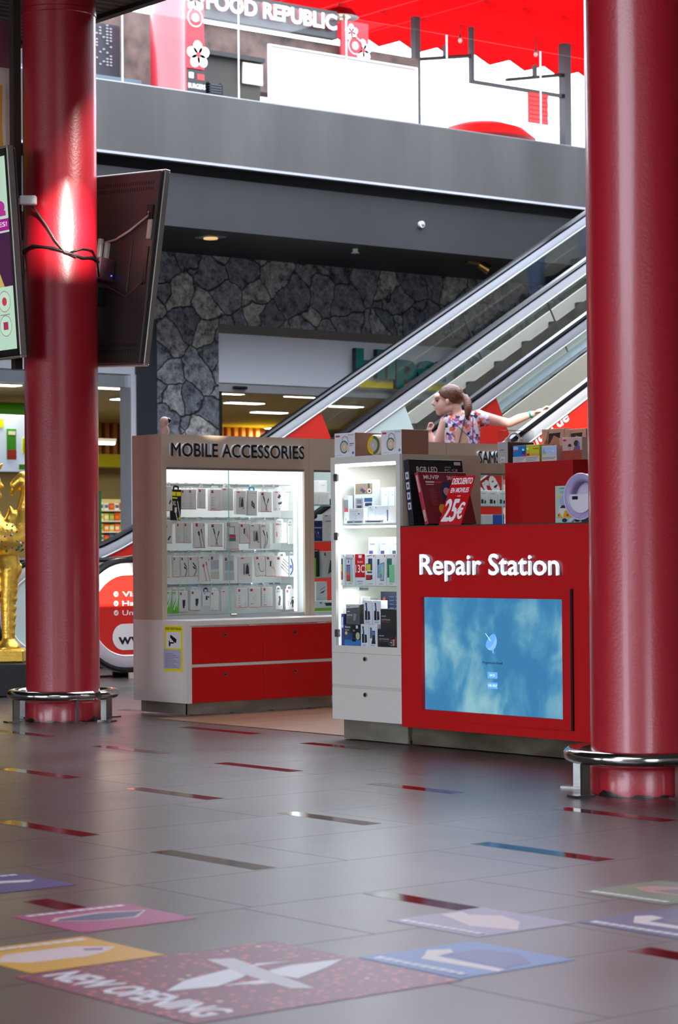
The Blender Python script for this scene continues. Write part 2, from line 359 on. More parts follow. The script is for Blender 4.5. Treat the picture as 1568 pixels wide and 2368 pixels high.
def guard(cx, cy, lab, posts, gap=None):
    t = thing('column_guard_rail', lab, 'guard rail', (cx, cy, 0)); base = math.atan2(-cy, -cx)
    R, z = .335, .172
    if gap is None: pts = [(R*math.cos(a), R*math.sin(a), z) for a in [2*PI*k/72 for k in range(72)]]; B().tube(pts, .031, 14, closed=True).build('ring', CHROME, t, smooth='all')
    else:
        g = base+math.radians(gap); n = 72
        pts = [(R*math.cos(a), R*math.sin(a), z) for a in [g+.07+(2*PI-.14)*k/n for k in range(n+1)]]; B().tube(pts, .031, 14).build('ring', CHROME, t, smooth=True)
    for ph in posts:
        a = base+math.radians(ph); c, s = math.cos(a), math.sin(a); mx = Matrix.Translation((R*c, R*s, 0)) @ Matrix.Rotation(a, 4, 'Z')
        o = B().box(-.022, .022, -.008, .008, .008, z-.026, mx=mx).build('post', STEEL2, t)
        B().box(-.03, .075, -.035, .035, 0, .01, mx=mx).build('foot_plate', STEEL2, o)
guard(8.151, 13.031, 'steel guard ring with a gap around the foot of the left column', (-64, 15, 52, 117, -129), 38)
guard(7.633, 7.319, 'steel guard ring around the chipped foot of the right column', (-116, -51, 26, 95, 165))
t = thing('cable_conduit', 'dark vertical cable conduit behind the left column', 'conduit', (7.95, 13.27, 0))
B().box(7.93, 7.985, 13.24, 13.29, 2.3, 4.75).build('channel', mat((58, 50, 42), .6), t, wc=True)

# ------------------------------------------------------------------ hall enclosure around the viewpoint (unseen; openings placed to steer the sky light)
HALL = mat((150, 146, 142), .7); ROOF = mat((120, 118, 116), .7)
b = B()
for y0, y1, z0 in ((-10, 3.0, 0), (3.0, 13.0, 8.0), (13.0, 15.5, 0), (15.5, 20.0, 3.1), (20.0, 21.4, 0)):
    b.box(-14.3, -14, y0, y1, z0, 8.8)
struct(b.build('wall_left', HALL))
struct(B().box(-14, -9, -10.3, -10, 0, 8.8).box(-2, 27, -10.3, -10, 0, 8.8).box(-9, -2, -10.3, -10, 7.2, 8.8).build('wall_rear', HALL))
struct(B().box(27, 27.3, -10, 19.4, 0, 8.8).build('wall_right', mat((70, 66, 64), .7)))
b = B()
# roof with two open bays: the atrium over the escalators and a smaller one added to light the kiosk fronts
for x0, x1, y0, y1 in ((-14, 27.3, -10, -1), (-14, -11.5, -1, 7.2), (-2.2, 27.3, -1, 7.2), (-14, 27.3, 7.2, 10.4), (-14, 8.75, 10.4, 18.9), (22, 27.3, 10.4, 18.9), (-14, 27.3, 18.9, 19.3)):
    b.box(x0, x1, y0, y1, 8.8, 9.1)
struct(b.build('ceiling_hall', ROOF))
# ------------------------------------------------------------------ escalators
def esc_path():
    P = []
    for k in range(5): P.append((11.25-.17*k*1.25, .145))
    for k in range(1, 25):
        a = -PI/2 - PI*k/24; P.append((10.4+.44*math.cos(a), .585+.44*math.sin(a)))
    P += [(10.7, 1.025), (11.0, 1.025)]
    a0, a1, a2 = Vector((11.1, 1.025)), Vector((11.705, 1.025)), Vector((12.3, 1.08+.5774*.5))
    for k in range(0, 9):
        u = k/8; q = a0*(1-u)**2+a1*2*u*(1-u)+a2*u*u; P.append((q.x, q.y))
    for k in range(1, 16): x = 12.3+.56*k; P.append((x, 1.08+.5774*(x-11.8)))
    return [Vector(p) for p in P]
EP = esc_path()
def offs(d):
    out = []
    for i, p in enumerate(EP):
        t = (EP[min(i+1, len(EP)-1)]-EP[max(i-1, 0)]).normalized(); out.append(p+Vector((t.y, -t.x))*d)
    return out
def deck_line(dz, zmin, x0=11.2, x1=20.7):
    out = []
    n = 40
    for k in range(n+1):
        x = x0+(x1-x0)*k/n; out.append((x, max(zmin, 1.1+.5774*(x-11.8)-dz)))
    return out
rubber = mat((20, 21, 24), .22, spec=.7); alu = mat((226, 230, 236), .34, metal=.5); lip = mat((240, 244, 238), .3)
ESCGL = glass((.9, .94, .93), 1.0, ior=1.6); clad = mat((202, 190, 174), .45); stepm = mat((40, 42, 46), .35, metal=.6); deckm = mat((150, 160, 172), .25, metal=.8)
def cut_poly(poly, x, z, ang):
    # keep the part of the polygon on the left of a slanted line through (x, z)
    n = Vector((math.cos(ang), math.sin(ang))); c = Vector((x, z)); out = []
    for i, p in enumerate(poly):
        q = poly[(i+1) % len(poly)]; dp, dq = (Vector(p)-c).dot(n), (Vector(q)-c).dot(n)
        if dp <= 0: out.append(tuple(p))
        if dp*dq < 0: u = dp/(dp-dq); out.append(tuple(Vector(p)+(Vector(q)-Vector(p))*u))
    return out
def escalator(ys, lab, stick):
    t = thing('escalator', lab, 'escalator', (10.4, (ys[0]+ys[1])/2, 0)); yc = (ys[0]+ys[1])/2
    for y, col in zip(ys, stick):
        s = -1 if y < yc else 1
        # handrail and guide swept in the XZ plane
        def sweep(name, d, hh, hw, m):
            b = B(); tt = bmesh.new(); o = offs(d-hh); i_ = offs(d+hh); n = len(o); V = []
            for k in range(n):
                V.append([tt.verts.new((o[k].x, y-hw*.8, o[k].y)), tt.verts.new((o[k].x, y+hw*.8, o[k].y)), tt.verts.new(((o[k].x+i_[k].x)/2, y+hw, (o[k].y+i_[k].y)/2)),
                          tt.verts.new((i_[k].x, y+hw*.8, i_[k].y)), tt.verts.new((i_[k].x, y-hw*.8, i_[k].y)), tt.verts.new(((o[k].x+i_[k].x)/2, y-hw, (o[k].y+i_[k].y)/2))])
            for k in range(n-1):
                for j in range(6): tt.faces.new((V[k][j], V[k][(j+1) % 6], V[k+1][(j+1) % 6], V[k+1][j]))
            tt.faces.new(V[0][::-1]); tt.faces.new(V[-1]); bmesh.ops.recalc_face_normals(tt, faces=tt.faces[:]); b._merge(tt, 0)
            return b.build(name, m, t, wc=True, smooth=True)
        sweep('handrail', 0, .02, .042, rubber); sweep('guide_rail', .062, .04, .034, alu); sweep('guide_lip', .112, .009, .028, lip)
        inner = [tuple(p) for p in offs(.105)]
        dl = deck_line(.86, .2)
        poly = inner + [p for p in reversed(dl)]
        B().prism(poly, y-.006, y+.006).build('glass_balustrade', ESCGL, t, wc=True)
        o = B().prism(cut_poly(poly, 14.45, 2.49, math.radians(26)), y-.009, y-.0065).build('sticker', mat(col, .35, name='vinyl'), t, wc=True)
        d2 = deck_line(.86, .2); B().prism([(x, z+.005) for x, z in d2]+[(x, z-.04) for x, z in reversed(d2)], y-.10, y+.10).build('deck', deckm, t, wc=True)
        d3 = deck_line(.9, .16)
        B().prism(d3+[(x, max(0, z-1.15)) for x, z in reversed(d3)], y+s*.15, y+s*.13).build('outer_cladding', clad, t, wc=True)
        B().prism(d3+[(x, max(-.01, z-.33)) for x, z in reversed(d3)], y-s*.10, y-s*.12).build('skirt_panel', stepm, t, wc=True)
        B().prism([(x, z+.10) for x, z in d2]+[(x, z-.06) for x, z in reversed(d2)], y-s*.125, y-s*.10).build('inner_deck', clad, t, wc=True)
        for xj in (16.34, 18.3):
            z = 1.1+.5774*(xj-11.8); B().box(-.004, .004, y-.008, y+.008, -.62, 0, mx=Matrix.Translation((xj, 0, z-.1)) @ Matrix.Rotation(math.radians(-30), 4, 'Y')).build('glass_joint_glint', mat((60, 66, 64), .3), t, wc=True)
    w = (ys[1]-ys[0])-.26
    st = None
    b = B().box(-.2, .2, -w/2, w/2, -.02, 0).box(-.2, -.185, -w/2, w/2, -.24, -.02)
    for k in range(34): b.box(-.2, .2, -w/2+w*(k+.25)/34, -w/2+w*(k+.6)/34, 0, .006).box(-.204, -.2, -w/2+w*(k+.25)/34, -w/2+w*(k+.6)/34, -.23, 0)
    st = b.build('step', stepm, t)
    for k in range(21):
        o = st if k == 0 else st.copy()
        if k: COL.objects.link(o); o.parent = t
        x = 12.1+.4*k; o.location = Vector((x, yc, .1+.5774*(x-11.8)+.02)) - t.location
    B().box(10.6, 11.9, ys[0]+.13, ys[1]-.13, 0, .02).build('comb_plate', STEEL2, t, wc=True)
    return t
coral = (214, 44, 34)
e2 = escalator((16.98, 18.27), 'far escalator beside the shop front, red and mint end panels', ((206, 226, 220), coral))
e1 = escalator((14.36, 15.69), 'near escalator just behind the kiosk, red end panels with lettering', (coral, coral))
# printed lettering on the near escalator panels
wl = mat((238, 236, 234), .5); bk = mat((18, 18, 18), .5)
y = 15.69-.009
SH = Matrix.Translation((-.14, 0, -.045))
LM = [wl, bk, mat((200, 30, 24), .4), mat((238, 190, 40), .5)]
b = B().prism(circ(10.52, .455, .105, n=20, a0=PI/2, a1=3*PI/2) + [(11.4, .35), (11.4, .56)], y, y-.002, mx=SH); b.text('www.', 10.47, 10.86, .395, .455, y-.002, .002, mi=1, bold=.015, mx=SH); b.build('website_lettering', LM, e1, wc=True)
for st_, x1, z in (('Visita', 10.76, .80), ('Habita', 10.78, .725), ('Unbefristet', 10.93, .65)):
    b = B().prism(circ(10.45, z, .022), y, y-.002, mx=SH).prism(line(10.44, z, 10.45, z-.008, .006), y-.002, y-.003, mi=2, mx=SH).prism(line(10.45, z-.008, 10.462, z+.012, .006), y-.002, y-.003, mi=2, mx=SH).text(st_, 10.51, x1, z-.022, z+.02, y, .002, bold=.01, mx=SH); b.build('checklist_lettering', LM, e1, wc=True)
b = B().prism(circ(10.50, .27, .042), y, y-.002, mx=SH).prism(circ(10.50, .27, .033), y-.002, y-.003, mi=2, mx=SH).prism(circ(10.50, .27, .017, .026, a0=PI*.5, a1=1.5*PI), y-.003, y-.004, mx=SH).text('+34 928', 10.57, 10.85, .24, .27, y, .002, mx=SH).text('Internet', 10.57, 10.78, .285, .302, y, .002, mx=SH); b.build('phone_lettering', LM, e1, wc=True)
b = B().prism([(10.63, .985), (10.84, 1.0), (10.84, .95), (10.63, .93)], y, y-.002, mi=1, mx=SH).prism([(10.63, .93), (10.84, .95), (10.84, .91), (10.63, .885)], y-.0002, y-.0022, mi=2, mx=SH).prism([(10.64, .885), (10.84, .91), (10.84, .87), (10.64, .845)], y, y-.002, mi=3, mx=SH); b.build('printed_flag', LM, e1, wc=True)
y = 14.36-.009
B().text('centro de', -.33, .32, -.02, .10, 0, .002, bold=.02, mx=Matrix.Translation((13.80, y, 2.05)) @ Matrix.Rotation(math.radians(-30), 4, 'Y')).build('slogan_lettering', wl, e1, wc=True)
B().text('tore', -.02, .32, 0, .2, 0, .002, bold=.03, mx=Matrix.Translation((13.0, y, 1.42)) @ Matrix.Rotation(math.radians(-30), 4, 'Y')).build('large_lettering', wl, e1, wc=True)

# ------------------------------------------------------------------ supermarket behind the stone wall
cream = mat((222, 206, 160), .7); wallm = mat((214, 190, 120), .7)
struct(B().box(4, 34, 21.95, 44, 3.35, 3.5).build('ceiling_shop', cream))
struct(B().box(4, 34, 43.8, 44, 0, 3.35).box(3.8, 4, 21.95, 44, 0, 3.35).box(34, 34.2, 21.95, 44, 0, 3.35).build('wall_shop', wallm))
for i, (x, yy) in enumerate([(21.0, 28.39), (22.78, 30.12), (22.83, 28.25), (20.87, 26.73), (19.45, 26.75), (17.4, 26.74), (19.1, 28.6), (15.9, 27.0), (23.3, 35.5), (18.6, 31.3), (26, 34), (26, 30)]):
    t = thing('ceiling_light', 'long white ceiling light panel inside the supermarket', 'light', (x, yy, 3.35), group='ceiling light panels inside the supermarket')
    B().box(-.33, .33, -.12, .12, -.03, 0).build('frame', WHITE, t)
    B().box(-.31, .31, -.10, .10, -.036, -.03).build('diffuser', mat((255, 250, 232), .5, emit=9, ecol=(255, 248, 225)), t)
    lamp('ceiling_light_glow', 'AREA', (x, yy, 3.30), 26, (1, .9, .62), .6, target=(x, yy, 0))
# entrance on the right: white sign band with letters, header rail, jamb
tealm = mat((0, 112, 108), .35); yel = mat((246, 214, 10), .4)
t = thing('shop_sign', 'white sign band above the supermarket entrance with big teal letters', 'sign', (15.46, 21.35, 3.0))
B().box(15.46, 24.5, 21.4, 21.5, 3.0, 3.56).build('panel', mat((228, 232, 240), .35), t, wc=True)
B().text('Hiper', 17.37, 18.95, 3.02, 3.47, 21.33, .07, bold=.04, side=1).text('Dino', 18.97, 20.2, 3.12, 3.47, 21.33, .07, bold=.04, side=1).build('lettering', [tealm, mat((30, 40, 44), .5)], t, wc=True)
B().prism([(17.3, 3.05), (17.5, 3.015), (20.3, 3.015), (20.3, 3.1), (17.5, 3.1)], 21.34, 21.38).build('underline', yel, t, wc=True)
struct(B().box(15.44, 24.5, 21.36, 21.95, 3.56, 3.66).build('trim_34', mat((110, 104, 98), .5)))
struct(B().box(15.44, 24.5, 21.42, 21.7, 2.90, 3.0).build('trim_35', mat((196, 196, 200), .35, metal=.5)))
struct(B().box(15.44, 15.52, 21.4, 21.95, 0, 2.9).build('trim_36', BLACK)); struct(B().box(15.52, 15.74, 21.95, 22.1, 0, 3.35).build('trim_37', mat((176, 106, 30), .5)))
t = thing('motion_sensor', 'black door sensor on the header right of the stone pier', 'sensor', (15.75, 21.4, 2.95)); B().box(15.68, 15.86, 21.36, 21.42, 2.93, 2.965, bev=.01).build('housing', BLACK, t, wc=True)
# entrance on the left
struct(B().box(4, 14.34, 21.4, 21.6, 3.04, 3.66).build('trim_38', mat((226, 230, 238), .35)))
struct(B().box(4, 14.3, 21.44, 21.6, 2.9, 3.03).build('trim_39', STEEL)); struct(B().box(14.27, 14.34, 21.38, 21.6, 0, 3.04).build('trim_40', mat((226, 230, 234), .3, metal=.3)))
struct(B().box(14.34, 14.6, 21.36, 21.6, 0, 3.66).build('trim_41', mat((40, 44, 50), .4)))
t = thing('motion_sensor', 'black door sensor on the header above the left shop door', 'sensor', (13.7, 21.4, 2.98)); B().box(13.56, 13.74, 21.38, 21.44, 2.955, 2.99, bev=.01).build('housing', BLACK, t, wc=True)
# far interior: slatted wood wall, yellow band, shelving with goods
t = thing('slatted_wall_panel', 'orange wood slat panel high on the supermarket back wall', 'panel', (18, 34.4, 2.0))
b = B().box(16, 26, 34.5, 34.6, 2.75, 3.35)
for k in range(60): b.box(16+k*.165, 16.08+k*.165, 34.42, 34.5, 2.78, 3.35, mi=1)
b.build('slats', [mat((120, 58, 16), .6), mat((216, 142, 76), .5)], t, wc=True)
t = thing('shop_bulkhead', 'bright yellow-green band above the supermarket shelves', 'bulkhead', (18, 33.8, 2.3)); B().box(16, 26, 33.8, 34.4, 2.55, 2.77).build('band', mat((224, 214, 0), .5), t, wc=True)
struct(B().box(16, 26, 34.6, 34.7, 0, 2.78).build('wall_goods', mat((196, 178, 130), .7)))
t = thing('store_shelf', 'white supermarket shelf unit stocked with packaged goods', 'shelf', (19.3, 31, 0))
SHZ = (.9, 1.08, 1.25, 1.41, 1.58, 1.75)
for z in SHZ: B().box(19.9, 21.5, 31, 31.45, z-.02, z).build('shelf_board', WHITE, t, wc=True)
B().box(19.9, 21.5, 31.45, 31.5, 0, 1.93).build('back_panel', mat((210, 196, 150), .6), t, wc=True); B().box(20.06, 20.09, 30.95, 31.0, 0, 2.05).build('end_frame', mat((10, 96, 66), .5), t, wc=True)
pal = [(236, 120, 40), (240, 236, 222), (214, 196, 60), (120, 170, 90), (70, 110, 170), (210, 70, 40), (236, 180, 60), (240, 240, 236)]
ORDS = ['first', 'second', 'third', 'fourth', 'fifth', 'sixth', 'seventh', 'eighth', 'ninth']; cn = ['orange', 'cream', 'mustard', 'green', 'blue', 'red', 'amber', 'white']
for r_, z in enumerate(SHZ[1:]):
    for k in range(8):
        c = random.choice(([0, 2, 6, 0, 3], [2, 4, 2, 1, 5], [0, 6, 1, 7, 0, 2], [0, 5, 2, 3, 7, 6], [1, 7, 1, 5, 4, 7])[r_])
        o = B().box(-.044, .044, -.06, .06, 0, random.uniform(.10, .13), bev=.004).box(-.034, .034, -.063, -.058, .03, .08, mi=1).build('goods_carton', [mat(pal[c], .5), mat(pal[(c*3+1) % 8], .5)])
        o.location = (20.14+k*.1, 31.10, z+.001); tag(o, '%s carton, %s from the green frame, %s supermarket shelf' % (cn[c], ORDS[k], ['fifth', 'fourth', 'third', 'second', 'top'][r_]), 'carton', 'cartons on the supermarket shelf')
def hung_lamp(x, y_, z, lab):
    t = thing('tube_light', lab, 'light', (x, y_, z)); B().box(x-.35, x+.35, y_-.05, y_+.05, z, z+.05).build('housing', WHITE, t, wc=True); B().cyl((x-.34, y_, z-.015), (x+.34, y_, z-.015), .03, n=12).build('tube', mat((255, 252, 235), .5, emit=8, ecol=(255, 250, 225)), t, wc=True)
    B().cyl((x, y_, z+.05), (x, y_, 3.35), .008, n=8).build('hanger', WHITE, t, wc=True)
hung_lamp(19.5, 30.2, 2.78, 'hanging tube light in the supermarket right of the left column')
t = thing('hanging_screen', 'pale advertising screen with a green carton hanging in the supermarket', 'screen', (16.4, 27, 2.2))
B().box(15.0, 17.4, 27, 27.06, 2.17, 2.93, bev=.01).build('panel', mat((176, 190, 214), .3, emit=.45), t, wc=True)
b = B().box(16.03, 16.17, 26.985, 27, 2.33, 2.74).box(16.05, 16.155, 26.98, 26.985, 2.66, 2.71, mi=1).box(16.03, 16.17, 26.98, 26.985, 2.33, 2.46, mi=2).box(16.27, 16.42, 26.985, 27, 2.41, 2.62, mi=3).box(15.6, 15.98, 26.985, 27, 2.75, 2.87, mi=3)
b.text('0', 16.3, 16.38, 2.43, 2.6, 26.984, .005, mi=0, bold=.05).box(16.22, 16.6, 26.985, 27, 2.2, 2.27, mi=0)
b.build('printed_advert', [mat((60, 150, 40), .5), wl, mat((170, 50, 40), .5), mat((210, 224, 10), .5)], t, wc=True)
t = thing('hanging_sign', 'bright green overhead sign in the supermarket left of the column', 'sign', (16, 29, 2.95)); B().box(15.5, 18.2, 29, 29.3, 2.95, 3.25, bev=.1, seg=3).build('body', mat((60, 140, 10), .4), t, wc=True)
hung_lamp(16.6, 28.6, 2.98, 'hanging tube light in front of the green overhead sign')
# ------------------------------------------------------------------ kiosk: shell
REDK = mat((196, 4, 8), .45, spec=.4); REDD = mat((176, 2, 6), .5, spec=.4)
LAM = mat((190, 171, 150), .42); LAMW = mat((222, 218, 208), .4); WIN = mat((236, 242, 242), .45)
PLINTH = mat((168, 162, 148), .38, metal=.45, var=(3, (140, 132, 118), (1, 1, 3)))
LED = mat((255, 255, 255), .5, emit=4, ecol=(236, 246, 255)); LED2 = mat((255, 255, 255), .5, emit=9, ecol=(226, 232, 255))
CGL = glass((.985, 1, .99), .55, name='cabinet_glass'); EDGE = mat((120, 190, 186), .2); LOCKM = mat((170, 168, 164), .25, metal=1)
struct(B().box(8.62, 13.2, 6.5, 12.66, 0, .006).build('floor_wood', mat((138, 100, 74), .38, var=(2.2, (116, 80, 56), (.35, 7, 1)))))

def lock(x, y, z, parent, ax='Y'):
    b = B()
    d = (0, -.012, 0) if ax == 'Y' else (-.012, 0, 0)
    b.cyl((x, y, z), (x+d[0], y+d[1], z), .0125, n=16, mi=0).cyl((x+d[0], y+d[1], z), (x+d[0]*1.15, y+d[1]*1.15, z), .007, n=12, mi=1)
    return b.build('lock', [LOCKM, BLACK], parent, wc=True, smooth=True)

def wall_module(x0, x1, lab, first=False, title=None, tx=None, glassback=True):
    t = thing('display_cabinet', lab, 'cabinet', (x0, 12.62, 0))
    y0, yu, y1 = 12.62, 12.9, 13.25
    if first: B().box(x0, x0+.018, y0, y1, .09, .635).build('end_panel', LAMW, t, wc=True); B().box(x0, x0+.018, yu, y1, .635, 1.882).build('side_panel', LAM, t, wc=True)
    B().box(x0+.018, x1-.002, y0+.02, y1, .092, .60).build('carcass', LAMW, t, wc=True)
    B().box(x0+(.018 if first else 0), x1-.002, y0, yu+.02, .60, .636, bev=.002).build('worktop', LAMW, t, wc=True)
    if first: B().box(x0, x0+.04, y0-.001, y0+.02, .09, .60).build('front_stile', LAMW, t, wc=True)
    xs = (x0+.044, (x0+x1)/2+.004, x1-.032)
    B().box(xs[0], x1-.03, y0+.003, y0+.02, .328, .346).build('middle_rail', LAMW, t, wc=True)
    for i in range(2):
        for z0, z1 in ((.092, .326), (.348, .591)):
            d = B().box(xs[i]+.0015, xs[i+1]-.0015, y0, y0+.018, z0, z1, bev=.001).build('drawer', REDK, t, wc=True)
            lock((xs[i]+xs[i+1])/2-.03, y0, z1-.055, d)
        B().box(xs[i+1]-.12, xs[i+1]-.05, y0-.001, y0+.01, .592, .597).build('drawer_tab', WHITE, t, wc=True)
    B().box(x0+.035, x1, y0+.05, y0+.065, .012, .092).build('plinth', PLINTH, t, wc=True)
    if first: B().box(x0+.035, x0+.05, y0+.05, y1-.04, .012, .092).build('plinth_end', PLINTH, t, wc=True)
    for k in range(4): B().cyl((x0+.1+k*.33, y0+.09, .006), (x0+.1+k*.33, y0+.09, .012), .018, n=10).build('foot', BLACK, t, wc=True)
    gx0, gx1 = x0+.04, x1-.045
    B().box(x0+(.018 if first else 0), x1-.0015, yu, yu+.02, 1.66, 1.88).build('header', LAM, t, wc=True)
    B().box(gx0, gx1, yu+.003, yu+.03, 1.645, 1.662).build('upper_track', mat((150, 140, 140), .4, metal=.5), t, wc=True)
    B().box(x0+(.018 if first else 0), x1-.0015, yu+.02, y1, 1.862, 1.88).build('top_panel', LAM, t, wc=True)
    B().box(x0+(.018 if first else 0), gx0, yu, yu+.02, .636, 1.66).build('left_stile', LAM, t, wc=True)
    B().box(gx1, x1-.0015, yu, yu+.02, .636, 1.66).build('right_stile', LAM, t, wc=True)
    B().box(gx0, gx1, yu+.01, yu+.05, .636, .662).build('lower_track', mat((196, 198, 200), .3, metal=.6), t, wc=True)
    B().box(x0+.02, x1-.02, y1-.045, y1-.006, .6, .655).build('inner_floor', WIN, t, wc=True)
    if glassback: B().box(x0+.02, x1-.02, y1-.012, y1-.006, .655, 1.862).build('back_glass', CGL, t, wc=True)
    else:
        B().box(x0+.02, x1-.02, y1-.045, y1, .64, 1.862).build('back_panel', WIN, t, wc=True)
    B().box(x1-.022, x1-.002, yu+.02, y1, .64, 1.862).build('divider_panel', WIN, t, wc=True)
    m = (gx0+gx1)/2-.04
    B().box(gx0, m+.02, yu+.028, yu+.034, .655, 1.65).build('glass_door', CGL, t, wc=True); B().box(m-.02, gx1, yu+.014, yu+.020, .655, 1.65).build('glass_door', CGL, t, wc=True)
    B().box(m-.0205, m-.0185, yu+.013, yu+.021, .655, 1.65).build('glass_edge', EDGE, t, wc=True)
    B().box(m-.02, m+.03, yu-.006, yu+.014, .648, .664, bev=.004).build('door_lock', LOCKM, t, wc=True)
    B().box(x0+.03, x1-.03, yu+.035, yu+.06, 1.845, 1.86).build('light_strip', LED, t, wc=True)
    B().box(gx1-.06, gx1-.045, yu+.035, yu+.05, .67, 1.64).build('light_strip', LED, t, wc=True)
    lamp('cabinet_light', 'AREA', ((x0+x1)/2, yu+.06, 1.84), 2.6, (.93, .97, 1), x1-x0-.15, .03, target=((x0+x1)/2, yu+.17, .9))
    lamp('cabinet_light', 'AREA', (gx1-.07, yu+.06, 1.15), .45, (.93, .97, 1), .9, .02, target=((x0+x1)/2-.2, yu+.25, 1.15)).rotation_euler.rotate_axis('Z', PI/2)
    if title: B().text(title, tx[0], tx[1], 1.733, 1.822, yu, .018, bold=0, side=1, heavy=.042).build('lettering', [mat((22, 22, 24), .35), mat((236, 238, 240), .4)], t, wc=True)
    return t
m1 = wall_module(8.85, 10.107, 'beige display cabinet with black title lettering, glass doors and red drawers', True, 'MOBILE ACCESSORIES', (8.917, 10.045), glassback=False)
for z in (1.556, 1.322, 1.092, .86): B().box(8.93, 10.06, 13.19, 13.204, z-.006, z+.006).build('slat_rail', mat((120, 126, 130), .3, metal=.7), m1, wc=True)
m2 = wall_module(10.107, 11.392, 'beige display cabinet behind the white glass showcase, glass shelves inside')
m3 = wall_module(11.395, 12.66, 'beige display cabinet with large black letters, right of the showcase', False, 'SAMSUNG', (11.69, 12.11))
def shelf(parent, x0, x1, y0, y1, z):
    o = B().box(x0, x1, y0, y1, z-.006, z).build('glass_shelf', glass((.9, .97, .96), .6), parent, wc=True); B().box(x0, x1, y0-.001, y0, z-.006, z).build('shelf_edge', EDGE, o, wc=True)
for m_, a in ((m2, 10.15), (m3, 11.44)):
    for z in (1.417, 1.16, .905): shelf(m_, a, a+1.19, 12.96, 13.22, z)

# white glass showcase
g = thing('glass_showcase', 'tall white showcase with hinged glass door at the kiosk corner', 'cabinet', (8.45, 9.965, 0))
X0, X1, Y0, Y1 = 8.45, 9.06, 9.965, 10.585
B().box(X0+.02, X1, Y0, Y1, .118, .54).build('carcass', LAMW, g, wc=True)
for z0, z1 in ((.119, .300), (.318, .503)):
    d = B().box(X0, X0+.02, Y0+.001, Y1, z0, z1, bev=.001).build('drawer', LAMW, g, wc=True); lock(X0, 10.275, z1-.03, d, 'X')
B().box(X0+.004, X0+.02, Y0+.001, Y1-.001, .300, .318).build('finger_gap', mat((205, 200, 190), .5), g, wc=True)
B().box(X0+.045, X0+.06, Y0, Y1-.05, .006, .118).box(X0+.06, X1-.05, Y1-.065, Y1-.05, .006, .118).build('plinth', PLINTH, g, wc=True)
B().box(X0, X0+.02, Y0, Y1, .504, .545).box(X0, X0+.02, Y0, Y1, 1.592, 1.632).box(X0, X0+.02, Y1-.04, Y1, .545, 1.592).box(X0, X0+.02, Y0, Y0+.035, .545, 1.592).build('door_frame', LAMW, g, wc=True)
B().box(X0+.0205, X1, Y0, Y0+.0195, .54, 1.632).build('side_panel', LAM, g, wc=True); B().box(X0+.02, X1, Y1-.02, Y1, .54, 1.632).build('side_panel', LAMW, g, wc=True)
B().box(X0+.02, X1, Y0+.02, Y1-.02, 1.60, 1.632).build('top_panel', LAMW, g, wc=True)
B().box(X1-.012, X1-.006, Y0+.02, Y1-.02, .54, 1.60).build('back_glass', CGL, g, wc=True)
B().box(X0+.004, X0+.01, Y0+.036, Y1-.042, .548, 1.59).build('glass_door', CGL, g, wc=True)
for z in (1.515, 1.175, .615): B().box(X0-.006, X0+.012, Y1-.065, Y1-.03, z-.022, z+.022, bev=.003).build('hinge', CHROME, g, wc=True)
for z in (1.247, .890): shelf(g, X0+.05, X1-.03, Y0+.022, Y1-.022, z)
B().box(X0+.03, X0+.05, Y0+.04, Y1-.05, 1.575, 1.588).build('light_strip', LED2, g, wc=True); B().box(X0+.03, X0+.05, Y0+.03, Y1-.04, 1.222, 1.232).build('light_strip', LED2, g, wc=True)
B().box(X0+.02, X0+.045, Y1-.045, Y1-.022, .545, 1.59).build('light_profile', mat((238, 244, 244), .4, emit=.5), g, wc=True)
lamp('showcase_light', 'AREA', (8.62, 10.28, 1.59), 2.2, (.92, .96, 1), .5, .2, target=(8.62, 10.28, 0)); lamp('showcase_light', 'AREA', (8.60, 10.28, 1.235), 1.6, (.92, .96, 1), .5, .15, target=(8.6, 10.28, 0)); lamp('showcase_light', 'AREA', (8.56, 10.28, .878), 1.1, (.92, .96, 1), .5, .08, target=(8.6, 10.28, 0))
B().box(8.435, 8.45, 10.02, 10.045, .555, .59, bev=.003).cyl((8.43, 10.045, .572), (8.45, 10.045, .572), .012).build('door_lock', CHROME, g, wc=True)

# red repair counter with built-in screen
r = thing('repair_counter', 'red counter with big white lettering and a built-in blue screen', 'counter', (8.45, 9.0, 0))
XF = 8.45; ya, yb = 9.9635, 7.75
B().box(XF, 9.06, yb, 9.777+.001, .106, .212).box(XF, 9.06, yb, 9.777, .832, 1.222).box(XF, 9.06, 9.777, ya, .106, 1.222).box(XF, 9.06, yb, 8.667, .212, .832).box(XF+.05, 9.06, 8.6, 9.78, .2, .84).build('body', REDK, r, wc=True)
B().box(XF-.002, 9.065, yb, ya-.004, 1.222, 1.228).build('glass_top', mat((60, 74, 66), .15), r, wc=True)
fr = B()
for a in ((9.833, 9.777, .158, .886), (8.667, 8.607, .158, .886), (9.777, 8.667, .158, .212), (9.777, 8.667, .832, .886)): fr.box(XF-.012, XF+.001, a[1], a[0], a[2], a[3])
fr.build('screen_frame', REDK, r, wc=True)
B().box(XF-.0125, XF+.002, 8.594, 8.607, .158, .886).build('frame_gap', mat((20, 0, 2), .6), r, wc=True)
B().box(XF+.06, 9.0, yb+.05, ya-.02, .006, .106).build('plinth', mat((120, 112, 94), .4, metal=.4, var=(3, (84, 74, 58), (1, 1, 3))), r, wc=True)
